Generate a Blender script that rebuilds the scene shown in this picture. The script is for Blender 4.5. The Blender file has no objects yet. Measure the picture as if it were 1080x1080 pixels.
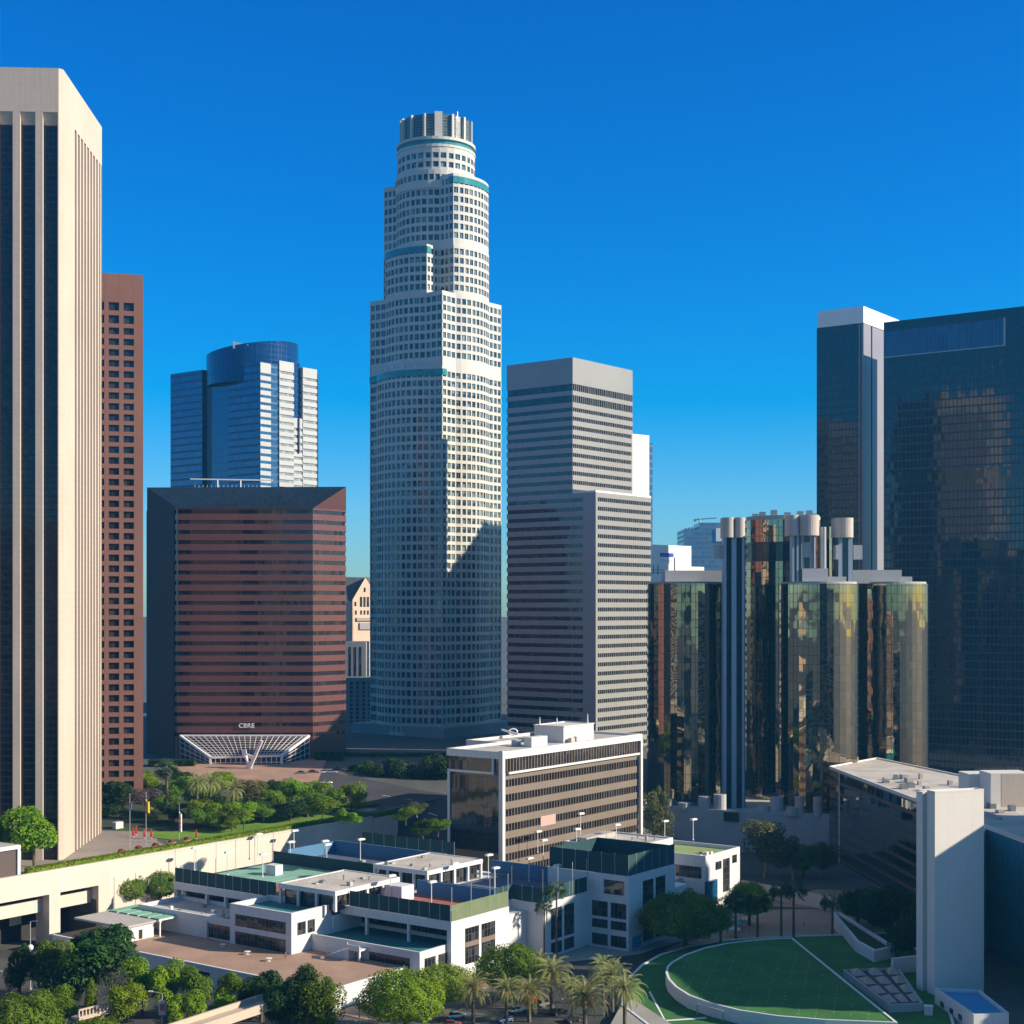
import bpy, math, random
from mathutils import Vector, Matrix
from mathutils.geometry import delaunay_2d_cdt
random.seed(7)
R = math.radians
SC = bpy.context.scene
COL = SC.collection

# ------------------------------------------------------------------ camera, sky, sun, exposure
F, CX, HY, CAMZ = 1600.0, 540.0, 640.0, 72.0      # survey of the photograph: focal length and horizon
cam = bpy.data.cameras.new('camera'); camo = bpy.data.objects.new('camera', cam); COL.objects.link(camo)
camo.location = (0, 0, CAMZ); camo.rotation_euler = (R(90), 0, 0)
cam.sensor_width = 36; cam.lens = 36*F/1080; cam.shift_y = 100/1080
cam.clip_start = 1; cam.clip_end = 30000
SC.camera = camo
SUN_AZ, SUN_EL = 80.0, 25.5                         # degrees right of straight behind the camera, above the horizon
SUNV = Vector((math.sin(R(SUN_AZ))*math.cos(R(SUN_EL)), -math.cos(R(SUN_AZ))*math.cos(R(SUN_EL)), math.sin(R(SUN_EL))))
w = bpy.data.worlds.new('World'); SC.world = w; w.use_nodes = True
nt = w.node_tree; bg = nt.nodes['Background']
sky = nt.nodes.new('ShaderNodeTexSky'); sky.sky_type = 'NISHITA'; sky.sun_disc = False
sky.sun_elevation = R(SUN_EL); sky.sun_rotation = math.atan2(SUNV.x, SUNV.y)
sky.air_density = 1.0; sky.dust_density = 0.3; sky.ozone_density = 2.5; sky.altitude = 200
hs = nt.nodes.new('ShaderNodeHueSaturation'); hs.inputs['Saturation'].default_value = 1.45; hs.inputs['Value'].default_value = 1.0
nt.links.new(sky.outputs[0], hs.inputs['Color'])
sp = nt.nodes.new('ShaderNodeSeparateColor'); cb_ = nt.nodes.new('ShaderNodeCombineColor'); nt.links.new(hs.outputs[0], sp.inputs[0])
def smath(op, a, b):
    x = nt.nodes.new('ShaderNodeMath'); x.operation = op; nt.links.new(a, x.inputs[0]); x.inputs[1].default_value = b; return x.outputs[0]
nt.links.new(smath('MAXIMUM', smath('MULTIPLY', smath('SUBTRACT', sp.outputs[0], 1.45), .75), .0), cb_.inputs[0])   # deep blue graded sky
nt.links.new(sp.outputs[1], cb_.inputs[1]); nt.links.new(smath('MULTIPLY', sp.outputs[2], 1.55), cb_.inputs[2])
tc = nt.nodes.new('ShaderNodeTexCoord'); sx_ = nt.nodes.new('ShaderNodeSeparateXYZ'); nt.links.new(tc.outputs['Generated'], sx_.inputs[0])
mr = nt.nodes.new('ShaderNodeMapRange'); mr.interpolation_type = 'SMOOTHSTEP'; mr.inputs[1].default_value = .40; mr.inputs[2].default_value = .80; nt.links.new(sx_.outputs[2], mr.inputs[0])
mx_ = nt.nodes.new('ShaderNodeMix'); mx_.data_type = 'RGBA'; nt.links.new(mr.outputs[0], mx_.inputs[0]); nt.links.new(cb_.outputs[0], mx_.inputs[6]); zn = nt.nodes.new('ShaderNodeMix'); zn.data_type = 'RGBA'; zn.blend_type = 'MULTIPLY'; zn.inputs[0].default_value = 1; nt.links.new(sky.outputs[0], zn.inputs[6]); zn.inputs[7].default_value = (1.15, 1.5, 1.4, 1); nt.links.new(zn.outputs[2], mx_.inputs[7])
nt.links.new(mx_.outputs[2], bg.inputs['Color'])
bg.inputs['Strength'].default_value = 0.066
sl = bpy.data.lights.new('sun', 'SUN'); sl.energy = 5.0; sl.angle = R(0.5); sl.color = (1.0, .87, .69)
so = bpy.data.objects.new('sun', sl); COL.objects.link(so); so.rotation_euler = SUNV.to_track_quat('Z', 'Y').to_euler(); so.location = (300, -200, 500)
SC.view_settings.view_transform = 'Standard'; SC.view_settings.look = 'None'
SC.view_settings.exposure = 0.74; SC.view_settings.gamma = 1.0
SC.cycles.max_bounces = 8; SC.cycles.glossy_bounces = 4; SC.cycles.diffuse_bounces = 3; SC.cycles.volume_bounces = 0
SC.cycles.transparent_max_bounces = 4
SC.cycles.use_denoising = True
try: SC.cycles.denoiser = 'OPENIMAGEDENOISE'
except Exception: pass

def at(x, y, d): return Vector(((x-CX)/F*d, d, CAMZ-(y-HY)/F*d))
def gp(x, y, z):
    d = F*(CAMZ-z)/(y-HY); return Vector(((x-CX)/F*d, d, z))
def zat(y, d): return CAMZ-(y-HY)/F*d

# ------------------------------------------------------------------ frames (street grid is turned 36 degrees)
class Fr:
    def __init__(s, ox, oy, deg):
        s.o = Vector((ox, oy)); a = R(deg); s.eu = Vector((math.sin(a), math.cos(a))); s.ev = Vector((-math.cos(a), math.sin(a)))
    def p2(s, u, v): q = s.o+s.eu*u+s.ev*v; return (q.x, q.y)
    def p(s, u, v, z): q = s.o+s.eu*u+s.ev*v; return Vector((q.x, q.y, z))
    def rect(s, u0, u1, v0, v1): return [s.p2(u0, v0), s.p2(u1, v0), s.p2(u1, v1), s.p2(u0, v1)]   # counter-clockwise
WORLD = Fr(0, 0, 90)     # u = +x, v = +y
WORLD.eu = Vector((1, 0)); WORLD.ev = Vector((0, 1))

# ------------------------------------------------------------------ mesh builder
class MB:
    def __init__(s): s.v = []; s.f = []
    def quad(s, *pts):
        n = len(s.v); s.v += [tuple(p) for p in pts]; s.f.append(tuple(range(n, n+len(pts))))
    def prism(s, poly, z0, z1, caps=True, bottom=True):
        n = len(poly); b = len(s.v)
        s.v += [(x, y, z0) for x, y in poly]+[(x, y, z1) for x, y in poly]
        for i in range(n):
            j = (i+1) % n; s.f.append((b+i, b+j, b+n+j, b+n+i))
        if caps:
            s.f.append(tuple(b+n+i for i in range(n)))
            if bottom: s.f.append(tuple(b+i for i in reversed(range(n))))
    def box(s, fr, u0, u1, v0, v1, z0, z1): s.prism(fr.rect(u0, u1, v0, v1), z0, z1)
    def ring(s, poly, t, z0, z1):          # parapet: hollow prism of thickness t
        inn = inset(poly, t); n = len(poly); b = len(s.v)
        for z in (z0, z1): s.v += [(x, y, z) for x, y in poly]+[(x, y, z) for x, y in inn]
        for i in range(n):
            j = (i+1) % n; o0, i0, o1, i1 = b, b+n, b+2*n, b+3*n
            s.f += [(o0+i, o0+j, o1+j, o1+i), (i0+j, i0+i, i1+i, i1+j), (o1+i, o1+j, i1+j, i1+i), (o0+j, o0+i, i0+i, i0+j)]
    def tube(s, p0, p1, r0, r1=None, n=8, caps=True):
        r1 = r0 if r1 is None else r1
        p0 = Vector(p0); p1 = Vector(p1); d = (p1-p0)
        if d.length < 1e-6: return
        d.normalize(); a = d.orthogonal().normalized(); c = d.cross(a); b = len(s.v)
        for p, r in ((p0, r0), (p1, r1)):
            for i in range(n):
                t = 2*math.pi*i/n; s.v.append(tuple(p+a*(math.cos(t)*r)+c*(math.sin(t)*r)))
        for i in range(n):
            j = (i+1) % n; s.f.append((b+i, b+j, b+n+j, b+n+i))
        if caps: s.f.append(tuple(b+n+i for i in range(n))); s.f.append(tuple(b+i for i in reversed(range(n))))
    def ball(s, c, r, n=8, m=6, sz=1.0):
        c = Vector(c); b = len(s.v)
        for i in range(m+1):
            ph = math.pi*i/m
            for j in range(n):
                t = 2*math.pi*j/n; s.v.append((c.x+r*math.sin(ph)*math.cos(t), c.y+r*math.sin(ph)*math.sin(t), c.z+r*sz*math.cos(ph)))
        for i in range(m):
            for j in range(n): k = (j+1) % n; s.f.append((b+i*n+j, b+(i+1)*n+j, b+(i+1)*n+k, b+i*n+k))
    def bar(s, a, b, w, h):                # rectangular bar between two points
        a = Vector(a); b = Vector(b); d = (b-a).normalized(); up = Vector((0, 0, 1))
        x = d.cross(up)
        x = x.normalized() if x.length > 1e-4 else Vector((1, 0, 0)); y = x.cross(d).normalized()
        c = [a+x*w/2*i+y*h/2*j for i, j in ((-1, -1), (1, -1), (1, 1), (-1, 1))]; e = [q+(b-a) for q in c]
        n = len(s.v); s.v += [tuple(q) for q in c+e]
        s.f += [(n, n+1, n+5, n+4), (n+1, n+2, n+6, n+5), (n+2, n+3, n+7, n+6), (n+3, n, n+4, n+7), (n+3, n+2, n+1, n), (n+4, n+5, n+6, n+7)]
    def wallbox(s, a, b, z0, z1, t, off=0.0):   # box along 2D edge a-b (outline counter-clockwise, outside to the right), proud by off, thickness t inward
        a = Vector(a[:2]); b = Vector(b[:2]); d = (b-a).normalized(); n = Vector((d.y, -d.x))
        s.prism([tuple(a+n*off), tuple(b+n*off), tuple(b+n*(off-t)), tuple(a+n*(off-t))][::1], z0, z1)
    def mesh(s, name, mat, uv=True, smooth=False):
        me = bpy.data.meshes.new(name); me.from_pydata(s.v, [], s.f)
        if uv:
            ul = me.uv_layers.new(name='UVMap').data; vs = me.vertices
            for p in me.polygons:
                n = p.normal
                if abs(n.z) > .8: t = None
                else: t = Vector((-n.y, n.x)).normalized()
                for li in p.loop_indices:
                    c = vs[me.loops[li].vertex_index].co
                    ul[li].uv = (c.x, c.y) if t is None else (c.x*t.x+c.y*t.y, c.z)
        if smooth:
            for p in me.polygons: p.use_smooth = True
        me.materials.append(mat); return me
    def build(s, name, mat, parent=None, uv=True, smooth=False, loc=None):
        if not s.f: return None
        me = s.mesh(name, mat, uv, smooth); o = bpy.data.objects.new(name, me); COL.objects.link(o)
        if parent: link(o, parent)
        return o
def link(o, parent):
    o.parent = parent
    base = parent; m = Vector((0, 0, 0)); ang = None
    o.matrix_parent_inverse = Matrix.Translation(-Vector(base.location)) if base.type == 'EMPTY' else Matrix.Identity(4)
def inset(poly, t):
    n = len(poly); out = []
    for i in range(n):
        p0, p1, p2 = Vector(poly[i-1]), Vector(poly[i]), Vector(poly[(i+1) % n])
        d1 = (p1-p0).normalized(); d2 = (p2-p1).normalized()
        n1 = Vector((-d1.y, d1.x)); n2 = Vector((-d2.y, d2.x)); k = n1+n2
        q = max(.35, k.length_squared/2); out.append(tuple(p1+k*(t/q)))
    return out
def thing(name, label, cat, loc=(0, 0, 0), group=None):
    o = bpy.data.objects.new(name, None); COL.objects.link(o); o.location = loc; o.empty_display_size = .5
    return tag(o, label, cat, group)
def tag(o, label, cat, group=None):
    o['label'] = label; o['category'] = cat
    if group: o['group'] = group
    return o
def text_mesh(name, cu):
    o = bpy.data.objects.new('tmp', cu); COL.objects.link(o); me = bpy.data.meshes.new_from_object(o.evaluated_get(bpy.context.evaluated_depsgraph_get())); bpy.data.objects.remove(o); me.name = name
    return bpy.data.objects.new(name, me)
def kind(o, k): o['kind'] = k; return o
def dup(root, loc, label=None, group=None, rot=0, sc=1.0):
    r = root.copy(); COL.objects.link(r); r.location = loc; r.rotation_euler = (0, 0, rot); r.scale = (sc, sc, sc) if not hasattr(sc, '__len__') else sc
    if label: r['label'] = label
    if group: r['group'] = group
    for ch in list(root.children):
        c = ch.copy(); COL.objects.link(c); c.parent = r
        for g in list(ch.children):
            d = g.copy(); COL.objects.link(d); d.parent = c
    return r

# ------------------------------------------------------------------ materials
class NT:
    def __init__(s, name):
        s.m = bpy.data.materials.new(name); s.m.use_nodes = True; s.t = s.m.node_tree
        s.b = s.t.nodes['Principled BSDF']; s.out = s.t.nodes['Material Output']
    def n(s, typ, **kw):
        x = s.t.nodes.new(typ)
        for k, v in kw.items(): setattr(x, k, v)
        return x
    def l(s, a, b): s.t.links.new(a, b)
    def math(s, op, a, b=None, clamp=False):
        x = s.n('ShaderNodeMath', operation=op); x.use_clamp = clamp
        for i, q in enumerate((a, b)):
            if q is None: continue
            if hasattr(q, 'links') or hasattr(q, 'is_linked'): s.l(q, x.inputs[i])
            else: x.inputs[i].default_value = q
        return x.outputs[0]
    def mix(s, f, a, b):
        x = s.n('ShaderNodeMix', data_type='RGBA')
        for i, q in ((0, f), (6, a), (7, b)):
            if hasattr(q, 'is_linked'): s.l(q, x.inputs[i])
            elif i == 0: x.inputs[0].default_value = q
            else: x.inputs[i].default_value = (*q, 1) if len(q) == 3 else q
        return x.outputs[2]
    def noise(s, scale, detail=4, vec=None, rough=.55):
        x = s.n('ShaderNodeTexNoise'); x.inputs['Scale'].default_value = scale; x.inputs['Detail'].default_value = detail; x.inputs['Roughness'].default_value = rough
        if vec is None: vec = s.n('ShaderNodeNewGeometry').outputs['Position']
        s.l(vec, x.inputs['Vector']); return x.outputs['Fac']
    def uv(s):
        x = s.n('ShaderNodeUVMap'); x.uv_map = 'UVMap'; y = s.n('ShaderNodeSeparateXYZ'); s.l(x.outputs[0], y.inputs[0]); return x.outputs[0], y.outputs[0], y.outputs[1]
    def setp(s, **kw):
        for k, v in kw.items(): s.b.inputs[k.replace('_', ' ')].default_value = v
def stone(name, col, var=.12, rough=.75, scale=.15, pu=0, pz=0, jw=.05, joint=.72, bump=.0, fine=True, stain=0, spec=.3):
    """masonry / concrete / plaster: two scales of blotching, optional panel joints pu x pz metres, optional run-down stains"""
    N = NT(name); u, ux, uz = N.uv()
    a = N.noise(scale, 5); c = tuple(k*(1-var) for k in col); d = tuple(min(1, k*(1+var)) for k in col)
    f = N.n('ShaderNodeMapRange'); f.inputs[1].default_value = .3; f.inputs[2].default_value = .7; N.l(a, f.inputs[0])
    base = N.mix(f.outputs[0], c, d)
    if fine:
        g = N.noise(scale*14, 3); h = N.n('ShaderNodeMapRange'); h.inputs[1].default_value = .25; h.inputs[2].default_value = .75; h.inputs[3].default_value = 1-var*.6; h.inputs[4].default_value = 1+var*.6; N.l(g, h.inputs[0])
        hv = N.n('ShaderNodeVectorMath', operation='SCALE'); N.l(base, hv.inputs[0]); N.l(h.outputs[0], hv.inputs[3]); base = hv.outputs[0]
    if stain:
        mp = N.n('ShaderNodeMapping'); mp.inputs['Scale'].default_value = (1.2, .06, 1); N.l(u, mp.inputs[0])
        st = N.noise(1.0, 4, mp.outputs[0]); q = N.n('ShaderNodeMapRange'); q.inputs[1].default_value = .45; q.inputs[2].default_value = .75; q.inputs[3].default_value = 0; q.inputs[4].default_value = stain; N.l(st, q.inputs[0])
        base = N.mix(q.outputs[0], base, tuple(k*.55 for k in col))
    if pu or pz:
        j = None
        for co, p in ((ux, pu), (uz, pz)):
            if not p: continue
            fr = N.math('FRACT', N.math('DIVIDE', co, p)); lt = N.math('LESS_THAN', fr, jw/p)
            j = lt if j is None else N.math('MAXIMUM', j, lt)
        base = N.mix(j, base, tuple(k*joint for k in col))
    N.l(base, N.b.inputs['Base Color']); N.setp(Roughness=rough); N.b.inputs['Specular IOR Level'].default_value = spec
    if bump:
        bp = N.n('ShaderNodeBump'); bp.inputs['Strength'].default_value = bump; bp.inputs['Distance'].default_value = .05
        N.l(N.noise(scale*20, 4), bp.inputs['Height']); N.l(bp.outputs[0], N.b.inputs['Normal'])
    return N.m
def glass(name, c1, c2=None, metal=0.0, rough=.06, pw=1.5, ph=4.0, tilt=.008, mull=None, mw=.0, mh=.0, wave=.0, ior=1.55, wscale=.35, litp=0):
    """window glass: each pane has its own tint and a slight tilt, so reflections break up; optional mullion grid in the glass plane"""
    N = NT(name); u, ux, uz = N.uv(); c2 = c2 or tuple(k*1.6 for k in c1)
    cu = N.math('FLOOR', N.math('DIVIDE', ux, pw)); cz = N.math('FLOOR', N.math('DIVIDE', uz, ph))
    cb = N.n('ShaderNodeCombineXYZ'); N.l(cu, cb.inputs[0]); N.l(cz, cb.inputs[1])
    wn = N.n('ShaderNodeTexWhiteNoise', noise_dimensions='3D'); N.l(cb.outputs[0], wn.inputs['Vector'])
    base = N.mix(N.math('POWER', wn.outputs['Value'], 2.5), c1, c2)
    ge = N.n('ShaderNodeNewGeometry')
    s1 = N.n('ShaderNodeVectorMath', operation='SUBTRACT'); N.l(wn.outputs['Color'], s1.inputs[0]); s1.inputs[1].default_value = (.5, .5, .5)
    s2 = N.n('ShaderNodeVectorMath', operation='SCALE'); N.l(s1.outputs[0], s2.inputs[0]); s2.inputs[3].default_value = tilt*2
    acc = s2.outputs[0]
    if wave:
        nx = N.n('ShaderNodeTexNoise'); nx.inputs['Scale'].default_value = wscale; nx.inputs['Detail'].default_value = 1; N.l(ge.outputs['Position'], nx.inputs['Vector'])
        w1 = N.n('ShaderNodeVectorMath', operation='SUBTRACT'); N.l(nx.outputs['Color'], w1.inputs[0]); w1.inputs[1].default_value = (.5, .5, .5)
        w2 = N.n('ShaderNodeVectorMath', operation='SCALE'); N.l(w1.outputs[0], w2.inputs[0]); w2.inputs[3].default_value = wave*2
        w3 = N.n('ShaderNodeVectorMath', operation='ADD'); N.l(acc, w3.inputs[0]); N.l(w2.outputs[0], w3.inputs[1]); acc = w3.outputs[0]
    s3 = N.n('ShaderNodeVectorMath', operation='ADD'); N.l(ge.outputs['Normal'], s3.inputs[0]); N.l(acc, s3.inputs[1])
    s4 = N.n('ShaderNodeVectorMath', operation='NORMALIZE'); N.l(s3.outputs[0], s4.inputs[0]); N.l(s4.outputs[0], N.b.inputs['Normal'])
    N.setp(Roughness=rough, Metallic=metal, IOR=ior)
    if mull:
        j = None
        for co, p, wd in ((ux, pw, mw), (uz, ph, mh)):
            if not wd: continue
            lt = N.math('LESS_THAN', N.math('FRACT', N.math('DIVIDE', co, p)), wd/p); j = lt if j is None else N.math('MAXIMUM', j, lt)
        base = N.mix(j, base, mull)
        N.l(N.math('MULTIPLY_ADD' if False else 'ADD', N.math('MULTIPLY', j, .4), rough), N.b.inputs['Roughness'])
        if metal: N.l(N.math('MULTIPLY', N.math('SUBTRACT', 1.0, j), metal), N.b.inputs['Metallic'])
    N.l(base, N.b.inputs['Base Color']); return N.m
def plain(name, col, rough=.6, metal=0, var=.06, scale=.8, spec=.4):
    N = NT(name); a = N.noise(scale, 3)
    N.l(N.mix(a, tuple(k*(1-var) for k in col), tuple(min(1, k*(1+var)) for k in col)), N.b.inputs['Base Color'])
    N.setp(Roughness=rough, Metallic=metal); N.b.inputs['Specular IOR Level'].default_value = spec; return N.m
def leafmat(name, c1, c2, scale=.45, trans=.35):
    N = NT(name); oi = N.n('ShaderNodeObjectInfo')
    a = N.noise(scale, 3); f = N.n('ShaderNodeMapRange'); f.inputs[1].default_value = .35; f.inputs[2].default_value = .65; N.l(a, f.inputs[0])
    base = N.mix(f.outputs[0], c1, c2)
    hv = N.n('ShaderNodeHueSaturation'); N.l(base, hv.inputs['Color'])
    N.l(N.math('ADD', N.math('MULTIPLY', oi.outputs['Random'], .035), .4825), hv.inputs['Hue'])
    N.l(N.math('ADD', N.math('MULTIPLY', oi.outputs['Random'], .3), .85), hv.inputs['Value'])
    N.l(hv.outputs[0], N.b.inputs['Base Color']); N.setp(Roughness=.6); N.b.inputs['Specular IOR Level'].default_value = .25
    tr = N.n('ShaderNodeBsdfTranslucent'); N.l(hv.outputs[0], tr.inputs['Color'])
    ms = N.n('ShaderNodeMixShader'); ms.inputs[0].default_value = trans; N.l(N.b.outputs[0], ms.inputs[1]); N.l(tr.outputs[0], ms.inputs[2]); N.l(ms.outputs[0], N.out.inputs['Surface'])
    return N.m

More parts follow.
